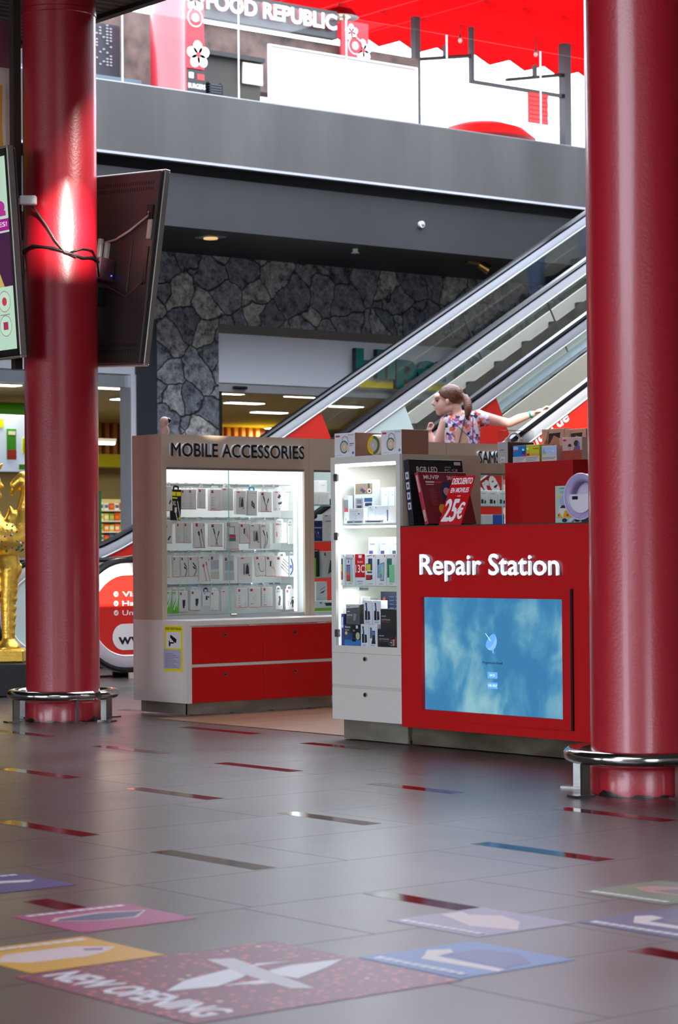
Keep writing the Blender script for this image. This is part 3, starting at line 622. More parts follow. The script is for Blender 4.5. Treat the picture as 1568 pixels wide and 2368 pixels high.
def sky_mat():
    m, nt, p = nodes_mat('screen_clouds'); L = nt.links.new
    tc = nt.nodes.new('ShaderNodeTexCoord'); mp = nt.nodes.new('ShaderNodeMapping'); mp.inputs['Scale'].default_value = (1, 3.1, 2.3)
    n = nt.nodes.new('ShaderNodeTexNoise'); n.inputs['Scale'].default_value = 1.3; n.inputs['Detail'].default_value = 6; n.inputs['Roughness'].default_value = .52; n.inputs['Distortion'].default_value = .3
    r_ = nt.nodes.new('ShaderNodeValToRGB'); e = r_.color_ramp.elements; e[0].position = .42; e[1].position = .68; e[0].color = lin((62, 134, 184)); e[1].color = lin((150, 202, 214)); e.new(.5).color = lin((78, 152, 194))
    L(tc.outputs['Object'], mp.inputs[0]); L(mp.outputs[0], n.inputs[0]); L(n.outputs[0], r_.inputs[0]); L(r_.outputs[0], p.inputs['Emission Color'])
    p.inputs['Emission Strength'].default_value = .64; p.inputs['Base Color'].default_value = (.01, .01, .012, 1); p.inputs['Roughness'].default_value = .12
    return m
scr = B().box(XF+.012, XF+.05, 8.667, 9.777, .212, .832).build('screen', sky_mat(), r, wc=True)
mx = Matrix.Translation((XF+.0115, 9.777, .212)) @ Matrix.Rotation(FX, 4, 'Z')
ub = mat((92, 150, 214), .3, emit=.75); ub2 = mat((120, 160, 226), .3, emit=.8); ut = mat((30, 50, 80), .4); uw = mat((190, 216, 240), .3, emit=.8)
B().text('Programs not found', .475, .63, .262, .282, 0, .0004, bold=.005, mx=mx).build('message_text', ut, scr, wc=True)
b = B().prism(circ(.54, .39, .048, .05, a0=-PI*.75, a1=PI*.25), 0, -.0004, mi=1, mx=mx).prism(circ(.54, .39, .05, .024, n=20), -.0004, -.0006, mi=0, mx=mx @ Matrix.Translation((.54, 0, .39)) @ Matrix.Rotation(math.radians(-45), 4, 'Y') @ Matrix.Translation((-.54, 0, -.39)))
b.prism(line(.54, .39, .50, .43, .004), -.0006, -.0008, mi=3, mx=mx).prism([(.548, .345), (.555, .325), (.566, .325), (.562, .345)], 0, -.0004, mi=0, mx=mx)
b.build('dish_icon', [ub, ub2, ut, uw], scr, wc=True)
for u, v, s_ in ((.513, .19, 'BACK'), (.513, .135, 'USE HELP')):
    b = B().box(u, u+.078, -.0004, 0, v, v+.034, mi=0, mx=mx); b.text(s_, u+(.018 if s_ == 'BACK' else .004), u+(.06 if s_ == 'BACK' else .074), v+.011, v+.024, -.0004, .0003, mi=3, mx=mx); b.build('screen_button', [ub, ub2, ut, uw], scr, wc=True)
mx = Matrix.Translation((XF, 9.77, .945)) @ Matrix.Rotation(FX, 4, 'Z')
B().text('Repair Station', 0, 1.095, -.022, .122, 0, .022, bold=0, side=1, mx=mx, heavy=.038).build('lettering', [mat((250, 248, 255), .4, emit=.55), mat((200, 196, 214), .4)], r, wc=True)
# tall red block on the counter
k = thing('counter_tower', 'plain tall red box standing on the repair counter', 'display box', (8.85, 9.26, 1.228))
B().box(8.85, 9.05, 8.994, 9.53, 1.228, 1.572).box(9.05, 9.3, 8.994, 9.08, 1.5, 1.572).build('body', REDD, k, wc=True)
B().box(9.05, 9.3, 8.99, 8.994, 1.228, 1.572).build('return_panel', REDD, k, wc=True)

# yellow surveillance notice on the cabinet end
n = thing('surveillance_notice', 'yellow surveillance notice stuck on the cabinet end panel', 'notice', (8.85, 12.77, .295))
mx = Matrix.Translation((8.85, 12.878, .297)) @ Matrix.Rotation(FX, 4, 'Z')
B().box(0, .212, -.0012, 0, 0, .302, mx=mx).build('sheet', mat((236, 226, 0), .4), n, wc=True)
b = B().text('ZONA VIDEOVIGILADA', .012, .2, .276, .292, -.0012, .0004, mx=mx, bold=.015)
b.prism([(.07, .225), (.075, .245), (.145, .215), (.14, .19), (.115, .195)], -.0022, -.0026, mx=mx).prism([(.06, .17), (.075, .17), (.075, .185), (.115, .185), (.115, .195), (.06, .195)], -.0022, -.0026, mx=mx).prism([(.055, .165), (.066, .165), (.066, .205), (.055, .205)], -.0022, -.0026, mx=mx)
b.build('printed_lettering', BLACK, n, wc=True)
B().box(.022, .19, -.0022, -.0012, .155, .262, mx=mx).build('white_panel', mat((226, 228, 232), .4), n, wc=True)
b = B().box(-.006, .192, -.0024, -.0012, .018, .145, mx=mx)
for i in range(9): b.box(.01, .17-.03*(i % 3), -.0027, -.0024, .028+.011*i, .031+.011*i, mi=1, mx=mx)
b.build('text_sheet', [mat((176, 180, 204), .5), mat((110, 112, 130), .5)], n, wc=True)
# little round camera on the cabinet
c = thing('security_camera', 'small beige round-headed camera on top of the accessories cabinet', 'camera', (8.905, 12.94, 1.882))
B().lathe([(.03, 0), (.034, .02), (.026, .05), (.018, .06)], n=24).build('base', mat((205, 170, 150), .45), c, smooth=True)
h = B().sph((0, 0, .085), .033, n=24).build('head', mat((205, 170, 150), .45), c, smooth='all'); B().sph((.02, -.012, .09), .022, n=16).build('lens', mat((26, 22, 22), .2), h, smooth='all')
# ------------------------------------------------------------------ goods
def art(root, name, items, w, h, mx=None, y=0):
    # items: ('r',u0,u1,v0,v1,c) ('e',u,v,ru,rv,c) ('p',[(u,v)],c) ('t',text,u0,u1,v0,v1,c) ('l',u0,v0,u1,v1,width in m,c)
    b = B(); cols = []; yy = y
    for it in items:
        c = it[-1]
        if c not in cols: cols.append(c)
        mi = cols.index(c); d = .00035
        if it[0] == 'r': b.box(it[1]*w, it[2]*w, yy-d, yy, it[3]*h, it[4]*h, mi=mi, mx=mx)
        elif it[0] == 'e': b.prism(circ(it[1]*w, it[2]*h, it[3]*w, it[4]*h, n=18), yy, yy-d, mi=mi, mx=mx)
        elif it[0] == 'p': b.prism([(u*w, v*h) for u, v in it[1]], yy, yy-d, mi=mi, mx=mx)
        elif it[0] == 'l': b.prism(line(it[1]*w, it[2]*h, it[3]*w, it[4]*h, it[5]), yy, yy-d, mi=mi, mx=mx)
        elif it[0] in 'tT': b.text(it[1], it[2]*w, it[3]*w, it[4]*h, it[5]*h, yy, d, mi=mi, mx=mx, bold=.012, heavy=.024 if it[0] == 'T' else 0)
        yy -= d*.5
    return b.build(name, [mat(c, .45) if isinstance(c, (str, tuple)) else c for c in cols], root)
def carton(name, label, cat, w, d, h, col, loc, rz=0, group=None, parts={}, side=None, bev=.0012, rough=.4, M=None, top=None):
    # origin at the front left bottom corner; front faces local -Y
    b = B().box(0, w, 0, d, 0, h, bev=bev)
    for f in b.bm.faces:
        f.normal_update()
        if side is not None and abs(f.normal.x) > .7: f.material_index = 1
        if top is not None and f.normal.z > .7: f.material_index = 2
    o = b.build(name, [mat(col, rough), mat(side or col, rough), mat(top or col, rough)])
    if M is not None: o.matrix_basis = M
    else: o.location = loc; o.rotation_euler = (0, 0, rz)
    tag(o, label, cat, group)
    for k, its in parts.items(): art(o, k, its, w, h)
    return o
W_ = (232, 233, 234); RD = (200, 40, 48); DK = (44, 44, 50); GY = (150, 152, 158); LG = (204, 206, 208)
LSQ = [('r', .1, .3, .87, .95, RD), ('r', .1, .3, .83, .87, DK)]
LPL = [('r', .12, .36, .91, .95, RD)]
FOOT = [('r', 0, 1, 0, .022, RD)]
def rows(n, v0, dv, c=LG, u0=.12, u1=.8): return [('r', u0, u1-.12*(i % 3), v0-dv*i, v0-dv*i+.012, c) for i in range(n)]
KIND = {   # name, words for the label, printed picture, brand patch, body
 'wp': ('cable_packet', 'white cable packet with a dark plug', [('p', [(.45, .3), (.6, .26), (.85, .42), (.7, .46)], DK)], FOOT),
 'plug': ('cable_packet', 'white packet with a tilted dark connector', [('p', [(.3, .16), (.5, .12), (.8, .3), (.62, .33)], DK), ('e', .1, .72, .14, .07, DK)], FOOT),
 'xl': ('cable_packet', 'black packet with yellow patches and white plugs', [('r', .05, .44, .79, .92, (240, 226, 0)), ('r', .5, .95, .79, .92, (240, 226, 0)), ('r', .1, .6, .70, .74, (240, 226, 0)), ('t', 'XL', .12, .5, .48, .62, (236, 236, 236)), ('l', .62, .62, .95, .05, .006, W_), ('r', .35, .58, .25, .42, W_), ('l', .46, .28, .66, 0, .006, W_), ('e', .85, .06, .12, .05, (240, 226, 0))], []),
 'pl': ('cable_packet', 'slim white cable packet', rows(3, .72, .04)+rows(4, .3, .05, GY, .14, .5)+[('l', .3, .62, .5, .5, .003, LG)], LSQ+FOOT),
 'ic': ('accessory_box', 'white accessory box with a faint grey drawing', [('l', .6, .6, .75, .2, .006, (196, 200, 206)), ('e', .62, .4, .14, .2, (216, 220, 224)), ('r', .12, .4, .08, .11, RD)]+[('e', .2, .62-.12*i, .05, .03, GY) for i in range(4)], LSQ+FOOT),
 'ic2': ('accessory_box', 'wide white accessory box with a faint grey holder drawing', [('l', .3, .4, .6, .65, .006, (186, 190, 196)), ('l', .45, .3, .7, .55, .005, (186, 190, 196)), ('r', .1, .36, .17, .2, RD)], LSQ+FOOT),
 'pill': ('accessory_box', 'plain pale box with a small red brand mark', [('l', .3, .3, .8, .7, .003, LG)]+rows(2, .2, .05), LPL),
 'kit': ('tool_kit_box', 'tall white box with a window showing a dark tool', [('r', .3, .8, .28, .74, (176, 178, 182)), ('p', [(.48, .32), (.76, .32), (.72, .6), (.62, .72), (.52, .6)], (40, 48, 62)), ('r', .34, .4, .3, .7, (52, 60, 70)), ('r', .7, .84, .24, .28, RD)], LPL),
 'watch': ('watch_box', 'teal edged white box with a smart watch picture', [('r', 0, .05, 0, 1, (0, 130, 128)), ('r', 0, 1, 0, .02, (90, 180, 180)), ('p', [(.4, .55), (.5, .6), (.8, .3), (.68, .27)], (50, 52, 58)), ('e', .58, .43, .17, .08, (40, 42, 48)), ('e', .58, .43, .1, .05, (130, 130, 134))], [('t', 'watch', .4, .85, .87, .92, GY)]),
 'cross': ('cable_packet', 'white cable box with two crossed dark plugs', [('l', .25, .75, .62, .05, .004, (44, 60, 62)), ('l', .7, .65, .45, .05, .004, (44, 60, 62)), ('p', [(.22, .78), (.3, .8), (.42, .55), (.36, .53)], (30, 36, 44)), ('p', [(.68, .68), (.76, .66), (.66, .46), (.6, .48)], (30, 36, 44))], LSQ+FOOT),
 'adp': ('adapter_packet', 'grey-white packet with two small dark adapters', [('p', [(.3, .66), (.5, .84), (.66, .74), (.5, .6)], (36, 42, 58)), ('p', [(.35, .4), (.75, .46), (.7, .34), (.42, .3)], (36, 42, 58)), ('e', .16, .09, .05, .025, RD), ('e', .48, .09, .05, .025, RD)], LPL),
 'ticks': ('accessory_box', 'bright white box with faint blue marks', [('l', .3, .36, .5, .3, .004, (180, 192, 214)), ('l', .45, .62, .55, .64, .004, (180, 192, 214))], [('r', .08, .36, .9, .96, (220, 120, 120)), ('r', .36, .66, .9, .96, (130, 200, 214))]),
 'cab2': ('cable_packet', 'white cable box with two straight dark plugs', [('p', [(.28, .62), (.44, .66), (.5, .5), (.38, .46)], DK), ('l', .44, .5, .62, .02, .004, DK), ('p', [(.56, .72), (.66, .74), (.72, .58), (.64, .56)], DK), ('l', .66, .6, .92, .02, .004, DK), ('e', .86, .88, .05, .03, (236, 80, 40))], LSQ+FOOT),
 'tab': ('screen_protector_box', 'white box with a phone outline over a red stripe', [('r', .16, .66, .5, .82, (60, 58, 56)), ('r', .2, .62, .54, .8, (214, 216, 218)), ('r', .14, .74, .44, .52, RD), ('r', .16, .74, .3, .43, (96, 100, 106))], LSQ+FOOT),
 'hand': ('charger_packet', 'white packet with a hand holding a dark plug', [('p', [(.45, .82), (.7, .7), (.95, .3), (.98, .14), (.75, .34), (.5, .44), (.52, .5), (.74, .5), (.66, .66)], (214, 170, 150)), ('p', [(.4, .76), (.55, .74), (.52, .48), (.38, .5)], (36, 42, 58))], LSQ+FOOT),
 'aux': ('cable_packet', 'white cable packet with a curved audio lead', [('p', [(.16, .74), (.28, .76), (.44, .56), (.36, .53)], DK), ('p', [(.6, .68), (.68, .68), (.76, .44), (.66, .44)], (40, 62, 52)), ('l', .4, .55, .5, .3, .003, DK), ('l', .5, .3, .2, .02, .003, DK), ('l', .72, .46, .66, .26, .003, DK), ('l', .66, .26, .3, .02, .003, DK)], [('r', .05, .22, .88, .96, (220, 110, 90)), ('r', .22, .5, .88, .96, (130, 196, 206))]),
 'dots': ('accessory_box', 'thick grey-white box with three red dots', [('e', .16, .5-.08*i, .05, .028, RD) for i in range(3)]+[('l', .55, .3, .55, .85, .002, LG)], [('r', .08, .36, .88, .95, (214, 96, 100)), ('r', .36, .56, .88, .95, (110, 170, 190))]),
 'otg': ('cable_packet', 'white packet with a forked dark cable', [('p', [(.4, .66), (.5, .7), (.8, .48), (.74, .42)], DK), ('p', [(.38, .5), (.54, .5), (.78, .36), (.5, .38)], DK), ('l', .78, .44, .74, .22, .006, (92, 94, 96)), ('l', .74, .22, .5, .03, .008, (122, 124, 126))], LSQ+FOOT),
 'redc': ('cable_packet', 'wide white box with a red braided cable', [('r', .32, .46, .56, .68, (190, 36, 40)), ('l', .4, .58, .62, .01, .005, (176, 96, 84)), ('p', [(.58, .76), (.66, .76), (.7, .62), (.62, .62)], (190, 36, 40)), ('l', .66, .64, .92, .01, .004, (176, 96, 84)), ('e', .86, .84, .04, .025, (40, 60, 50))], LPL),
 'grey': ('blister_pack', 'grey-lilac blister pack of a cable', [('r', .06, .94, .4, .78, (172, 172, 186)), ('l', .1, .15, .5, .24, .005, (110, 116, 108)), ('l', .5, .24, .9, .12, .005, (120, 120, 112)), ('r', 0, 1, 0, .3, (190, 188, 182))], [('r', .06, .3, .84, .92, (170, 80, 90)), ('r', .06, .3, .8, .84, DK)]),
 'loop': ('cable_packet', 'tilted white packet with a looped black lead', [('l', .3, .6, .36, .35, .004, DK), ('l', .36, .35, .5, .22, .004, DK), ('l', .5, .22, .72, .22, .004, DK), ('l', .72, .22, .84, .36, .004, (150, 154, 158)), ('l', .84, .36, .8, .7, .003, (180, 184, 188)), ('e', .3, .6, .06, .05, DK)], LSQ+FOOT),
 'four': ('cable_packet', 'grey-white box with four slanting dark plugs', [('l', .4+.06*i, .5+.12*i, .98, .12+.17*i, .005, DK) for i in range(4)], LSQ+FOOT),
 'bag': ('cable_bag', 'clear bag with a coiled dark blue cable', [('l', .3, .85, .6, .6, .008, (44, 58, 84)), ('l', .6, .6, .6, .3, .008, (44, 58, 84)), ('l', .6, .3, .2, .1, .008, (44, 58, 84)), ('r', .1, .4, .4, .55, (70, 110, 196))], []),
 'green': ('cable_packet', 'green and white cable packet', [('p', [(0, 0), (1, 0), (1, .75), (.95, .8), (.0, .3)], (96, 190, 20)), ('l', .2, .16, .95, .75, .007, (226, 228, 228)), ('l', .7, .3, .95, .8, .005, (226, 228, 228)), ('r', .0, .6, .88, .97, (96, 190, 20))], []),
 'chg': ('charger_packet', 'white box with a dark wall charger', [('p', [(.38, .58), (.72, .6), (.7, .3), (.4, .28)], (48, 30, 34)), ('r', .42, .62, .2, .3, (48, 30, 34)), ('r', .46, .48, .13, .2, GY), ('r', .56, .58, .13, .2, GY)], LSQ+FOOT),
 'chg2': ('charger_packet', 'white box with a black wall charger', [('p', [(.48, .6), (.78, .6), (.76, .34), (.5, .32)], (40, 40, 46)), ('r', .52, .7, .24, .34, (40, 40, 46)), ('r', .54, .56, .16, .24, GY), ('r', .64, .66, .16, .24, GY)], LSQ+FOOT),
 'blue': ('adapter_packet', 'small blue and white adapter card', [('r', .4, .66, .4, .68, (34, 34, 44)), ('r', .1, .5, .1, .3, (196, 206, 226)), ('r', 0, 1, .95, 1, (70, 150, 220)), ('e', .8, .6, .1, .06, DK)], [('r', .2, .32, .8, .92, (70, 130, 200))]),
 'round': ('charger_packet', 'white box with a faint round charger', [('e', .58, .42, .2, .14, (208, 206, 202)), ('e', .58, .42, .16, .11, (222, 221, 218)), ('r', .1, .3, .08, .11, GY)], LSQ+FOOT),
 'head': ('headset_box', 'narrow white box with a dark earpiece', [('p', [(.4, .66), (.62, .7), (.74, .56), (.6, .22), (.4, .2), (.34, .3), (.48, .5)], (40, 40, 48)), ('e', .8, .14, .05, .03, RD)], [('r', .12, .4, .86, .94, (220, 120, 110)), ('r', .4, .62, .86, .94, (110, 190, 200))]),
 'vac': ('headset_box', 'white box with a dark over-ear headset picture', [('e', .78, .38, .16, .12, (38, 42, 54)), ('l', .78, .36, .78, .12, .012, (38, 42, 54)), ('l', .68, .5, .76, .62, .006, (38, 42, 54)), ('l', .76, .62, .94, .56, .006, (38, 42, 54)), ('e', .3, .42, .04, .028, RD), ('e', .3, .33, .04, .028, RD), ('e', .3, .24, .04, .028, RD), ('r', .5, .58, .26, .36, (60, 62, 70))], LSQ+FOOT),
}
PACKS = [
  [(8.953, 9.006, 1.367, 1.536, 'wp'), (9.003, 9.082, 1.304, 1.514, 'xl'), (9.079, 9.14, 1.379, 1.515, 'pl'), (9.142, 9.206, 1.379, 1.516, 'pl'), (9.222, 9.284, 1.386, 1.521, 'pl'), (9.319, 9.418, 1.371, 1.517, 'ic'), (9.427, 9.528, 1.373, 1.529, 'pill'), (9.543, 9.627, 1.346, 1.511, 'kit'), (9.639, 9.724, 1.339, 1.513, 'watch'), (9.749, 9.851, 1.363, 1.505, 'cross'), (9.87, 9.962, 1.373, 1.512, 'adp'), (9.966, 10.044, 1.374, 1.513, 'ticks')],
  [(8.951, 9.008, 1.149, 1.304, 'plug'), (9.038, 9.095, 1.151, 1.289, 'pl'), (9.101, 9.16, 1.15, 1.289, 'pl'), (9.189, 9.277, 1.116, 1.293, 'cab2'), (9.316, 9.428, 1.125, 1.284, 'cross'), (9.454, 9.565, 1.103, 1.297, 'tab'), (9.572, 9.651, 1.144, 1.284, 'hand'), (9.658, 9.748, 1.109, 1.28, 'kit'), (9.752, 9.831, 1.107, 1.28, 'aux'), (9.874, 9.979, 1.147, 1.29, 'dots'), (9.985, 10.05, 1.14, 1.284, 'ticks')],
  [(8.948, 8.984, 0.917, 1.068, 'pl'), (9.007, 9.063, 0.919, 1.06, 'pl'), (9.069, 9.131, 0.922, 1.059, 'otg'), (9.137, 9.213, 0.923, 1.059, 'otg'), (9.218, 9.321, 0.888, 1.062, 'redc'), (9.329, 9.406, 0.902, 1.07, 'grey'), (9.445, 9.53, 0.891, 1.062, 'grey'), (9.565, 9.674, 0.878, 1.055, 'kit'), (9.697, 9.788, 0.917, 1.061, 'loop'), (9.796, 9.881, 0.914, 1.057, 'hand'), (9.884, 9.993, 0.91, 1.056, 'four'), (10.001, 10.05, 0.908, 1.059, 'bag')],
  [(8.945, 8.995, 0.676, 0.826, 'green'), (8.999, 9.048, 0.675, 0.825, 'green'), (9.056, 9.127, 0.681, 0.823, 'chg'), (9.152, 9.239, 0.689, 0.827, 'chg2'), (9.254, 9.313, 0.722, 0.819, 'blue'), (9.318, 9.391, 0.686, 0.818, 'round'), (9.419, 9.505, 0.682, 0.825, 'pill'), (9.543, 9.632, 0.7, 0.836, 'ic'), (9.647, 9.749, 0.7, 0.837, 'ic2'), (9.762, 9.852, 0.703, 0.84, 'ic'), (9.875, 9.941, 0.681, 0.821, 'head'), (9.962, 10.045, 0.676, 0.825, 'vac')]]
ORD = ['first', 'second', 'third', 'fourth', 'fifth', 'sixth', 'seventh', 'eighth', 'ninth', 'tenth', 'eleventh', 'twelfth']
ROWN = ['top', 'second', 'third', 'bottom']; RAILZ = (1.556, 1.322, 1.092, .86)
tabm = mat((226, 228, 228), .4)
for ri, row in enumerate(PACKS):
    for ci, (x0, x1, z0, z1, kd) in enumerate(row):
        nm, words, pic, brand = KIND[kd]; w, h = x1-x0, z1-z0; dep = .026 if kd in ('dots', 'kit', 'chg2', 'cross', 'ic', 'tab', 'cab2') else .016
        col = (28, 24, 30) if kd == 'xl' else (206, 204, 206) if kd in ('grey', 'adp') else (220, 228, 240) if kd == 'bag' else (212, 210, 208)
        a = {'xl': 2.2, 'ic': 0, 'loop': -4, 'otg': -2.5, 'redc': -1.5}.get(kd, random.uniform(-1.6, 1.6)); yf = 13.0+(.014 if kd in ('pill', 'grey') else 0)
        M = Matrix.Translation((x0+w/2, yf, z1+.02)) @ Matrix.Rotation(math.radians(a), 4, 'Y') @ Matrix.Rotation(math.radians(random.uniform(-3, 5)), 4, 'Z') @ Matrix.Translation((-w/2, 0, -h-.02))
        parts = {}
        if brand: parts['brand_label'] = brand
        parts['printed_picture'] = pic
        o = carton(nm, '%s, %s from left, %s peg row' % (words, ORD[ci], ROWN[ri]), 'packet' if 'pack' in nm or 'bag' in nm else 'box', w, dep, h, col, None, group='accessories on the %s peg row' % ROWN[ri], parts=parts, M=M)
        tc_ = mat((60, 170, 196), .4) if kd == 'watch' else mat((28, 24, 30), .4) if kd == 'xl' else mat((30, 34, 44), .4) if kd == 'blue' else tabm
        tw = w*.62; b = B(); hh = .026
        b.prism([(w/2-tw/2, h-.001), (w/2-.012, h-.001), (w/2-.012, h+.014), (w/2+.012, h+.014), (w/2+.012, h-.001), (w/2+tw/2, h-.001), (w/2+tw/2, h+hh*.6), (w/2+tw/2-.01, h+hh), (w/2-tw/2+.01, h+hh), (w/2-tw/2, h+hh*.6)], dep*.5, dep*.5+.0015)
        b.build('hang_tab', tc_, o)
        B().cyl((x0+w/2, 13.19, RAILZ[ri]), (x0+w/2, yf-.012, RAILZ[ri]-.004), .0022, n=6).box(x0+w/2-.008, x0+w/2+.008, 13.185, 13.2, RAILZ[ri]-.008, RAILZ[ri]+.008).build('peg_hook', STEEL, m1, wc=True)

def cx(name, label, cat, X, y0, y1, z0, z1, col, d=.04, **k):      # carton facing -X: y0 is its left side seen from the front
    return carton(name, label, cat, y0-y1, d, z1-z0, col, (X, y0, z0), FX, **k)
def cy(name, label, cat, Y, x0, x1, z0, z1, col, d=.04, **k):
    return carton(name, label, cat, x1-x0, d, z1-z0, col, (x0, Y, z0), 0, **k)
PALE = (224, 230, 232); zt = 1.248
GT = 'boxes on the top showcase shelf'
cx('case_box', 'large white box with three photographs on the top showcase shelf', 'box', 8.555, 10.500, 10.324, zt, 1.496, PALE, .05, group=GT, side=(190, 200, 206), parts={'photo_print': [('r', .08, .95, .68, .93, (150, 130, 104)), ('p', [(.3, .78), (.45, .84), (.62, .76), (.5, .7)], (50, 66, 110)), ('r', .5, .6, .8, .92, (120, 130, 140)), ('r', .72, .82, .82, .93, (60, 80, 50)), ('e', .8, .75, .1, .05, (228, 226, 222)), ('e', .8, .75, .06, .03, (40, 34, 30)), ('p', [(.42, .84), (.5, .84), (.66, .78), (.6, .76)], (220, 110, 80)), ('r', .08, .48, .32, .59, (172, 160, 150)), ('r', .16, .4, .46, .56, (96, 116, 150)), ('r', .16, .4, .32, .42, (34, 44, 76)), ('r', .54, .95, .5, .59, (40, 90, 140)), ('r', .58, .93, .4, .47, (34, 44, 90))]})
cx('accessory_box', 'small white box with a round outline in front of the photograph box', 'box', 8.495, 10.473, 10.340, zt, 1.335, (230, 233, 236), .03, group=GT, parts={'printed_text': rows(2, .84, .08, GY, .05, .7)+[('e', .3, .4, .17, .26, (208, 212, 216)), ('e', .3, .4, .15, .23, (230, 233, 236)), ('r', .62, .72, .6, .66, (60, 66, 90))]})
for i, (a, b_) in enumerate(((10.308, 10.246), (10.244, 10.187), (10.184, 10.122))):
    cx('slim_box', 'tall slim white box in the back row of the top showcase shelf, %s of three' % ('left', 'middle', 'right')[i], 'box', 8.60, a, b_, zt, 1.452, (214, 220, 224), .04, group=GT, side=(186, 194, 200), parts={'printed_text': [('p', [(.1, .98), (.3, .98), (.2, .5)], (186, 192, 198)), ('r', .5, .8, .78, .8, GY)]})
cx('accessory_box', 'white box with two fine dark marks beside the round outline box', 'box', 8.51, 10.315, 10.258, zt, 1.348, (226, 230, 234), .04, group=GT, parts={'printed_text': [('e', .3, .9, .05, .03, DK)]+rows(2, .8, .06, LG)})
cx('accessory_box', 'wide white box with a faint tablet outline on the top showcase shelf', 'box', 8.51, 10.256, 10.162, zt, 1.346, (224, 228, 233), .04, group=GT, parts={'printed_text': [('e', .1, .9, .04, .03, DK), ('r', .3, .75, .1, .55, (206, 212, 220)), ('r', .33, .72, .13, .52, (224, 228, 233))]})
cx('accessory_box', 'white box with sideways dark lettering at the shelf end', 'box', 8.505, 10.157, 10.122, zt, 1.346, (232, 235, 236), .05, group=GT, parts={'printed_text': [('t', 'ZTMLLM', .35, .65, .1, .75, (50, 60, 90))]})
cx('accessory_box', 'upper white box behind the left door edge on the top showcase shelf', 'box', 8.60, 10.535, 10.505, zt, 1.482, (224, 234, 234), .05, group=GT, parts={'printed_text': rows(3, .9, .06)})
cx('accessory_box', 'white box with grey and red print low behind the left hinge', 'box', 8.515, 10.545, 10.505, zt, 1.41, (216, 222, 224), .035, group=GT, parts={'printed_text': [('r', 0, 1, .55, .85, (140, 148, 156)), ('r', .1, 1, .42, .56, (206, 70, 76)), ('e', .4, .15, .05, .04, DK)]})
for i, (a, b_) in enumerate(((10.486, 10.422), (10.420, 10.334), (10.322, 10.158))):
    o = B().box(0, a-b_, 0, .003, 0, .016).build('price_label', mat((176, 180, 186), .4)); o.location = (8.487, a, 1.248); o.rotation_euler = (0, 0, FX); tag(o, '%s grey price strip along the front of the top showcase shelf' % ('left', 'middle', 'right')[i], 'label', 'price strips on the top shelf')
    art(o, 'printed_text', [('r', .1, .85, .35, .6, DK)], a-b_, .016)
# phones
GP = 'phone boxes in the white showcase'; zs = .8905
def phone_art(c1, c2, c3, u=.1, back=(60, 66, 110)): return [('r', u+.22, u+.62, .2, .86, back), ('r', u, u+.48, .18, .7, (24, 24, 30)), ('r', u+.03, u+.45, .2, .68, c1), ('p', [(u+.03, .2), (u+.45, .2), (u+.45, .42), (u+.03, .52)], c2), ('e', u+.16, .55, .09, .08, c3), ('r', u+.26, u+.36, .7, .82, (30, 32, 50))]
MI = [('r', .82, .92, .91, .97, (236, 92, 40))]
P = [('p1', 10.545, 10.507, '', phone_art((216, 200, 40), (190, 60, 30), (90, 190, 60), .0), MI, 'white phone box with a red and yellow screen picture behind the left door edge'),
     ('p2', 10.495, 10.414, 'Redmi A2', [('r', .45, .8, .1, .55, (178, 206, 180)), ('r', .5, .75, .3, .85, (176, 200, 214)), ('r', .08, .5, .14, .66, (24, 26, 32)), ('r', .11, .47, .16, .64, (120, 130, 180)), ('p', [(.11, .16), (.47, .16), (.47, .3), (.11, .42)], (216, 70, 50)), ('e', .26, .38, .14, .06, (230, 120, 30)), ('r', .3, .38, .72, .8, (40, 40, 46)), ('t', 'Redmi A2', .08, .8, .83, .9, (140, 140, 146))], MI, 'white phone box with a pale green phone, second from the left'),
     ('p3', 10.409, 10.321, '13C', [('r', 0, 1, .26, 1, (206, 28, 32)), ('t', '13C', .04, .98, .41, .66, (240, 238, 236)), ('t', 'Redmi', .25, .78, .72, .79, (236, 200, 200)), ('r', .36, .68, .88, .97, (226, 228, 236)), ('r', .2, .8, .12, .15, GY)], [('r', .84, .96, .91, .97, (240, 220, 216))], 'red and white phone box with large white number lettering'),
     ('p4', 10.318, 10.227, '', phone_art((190, 200, 60), (190, 50, 40), (230, 190, 40), .08)+[('r', .02, .9, .34, .48, (228, 228, 230)), ('r', .2, .7, .40, .45, DK), ('l', .2, .93, .7, .97, .003, (30, 30, 34))], MI, 'white phone box with a note taped across its picture'),
     ('p5', 10.224, 10.132, '', [('r', .14, .4, .24, .84, (120, 160, 196)), ('r', .2, .33, .66, .84, (44, 50, 60)), ('p', [(.42, .16), (.8, .16), (.84, .74), (.46, .7)], (40, 46, 64)), ('p', [(.45, .18), (.78, .18), (.81, .72), (.49, .68)], (130, 190, 214)), ('e', .66, .45, .13, .16, (150, 204, 180)), ('p', [(.48, .36), (.56, .4), (.62, .3), (.5, .24)], (190, 110, 60))], MI, 'white phone box with a blue and green screen picture'),
     ('p6', 10.128, 10.05, '', [('r', .06, .6, .26, .86, (44, 120, 104)), ('r', .12, .2, .72, .8, (20, 40, 40)), ('r', .3, .9, .1, .66, (130, 206, 150))], MI, 'white phone box with a green phone next to the right door frame')]
for key, a, b_, tx, pa, br, lb in P:
    cx('phone_box', lb, 'phone box', 8.485, a, b_, zs, 1.071, (226, 226, 230), .05, group=GP, parts={'printed_picture': pa, 'brand_label': br, 'printed_text': [('r', .3, .7, .05, .07, GY)]})
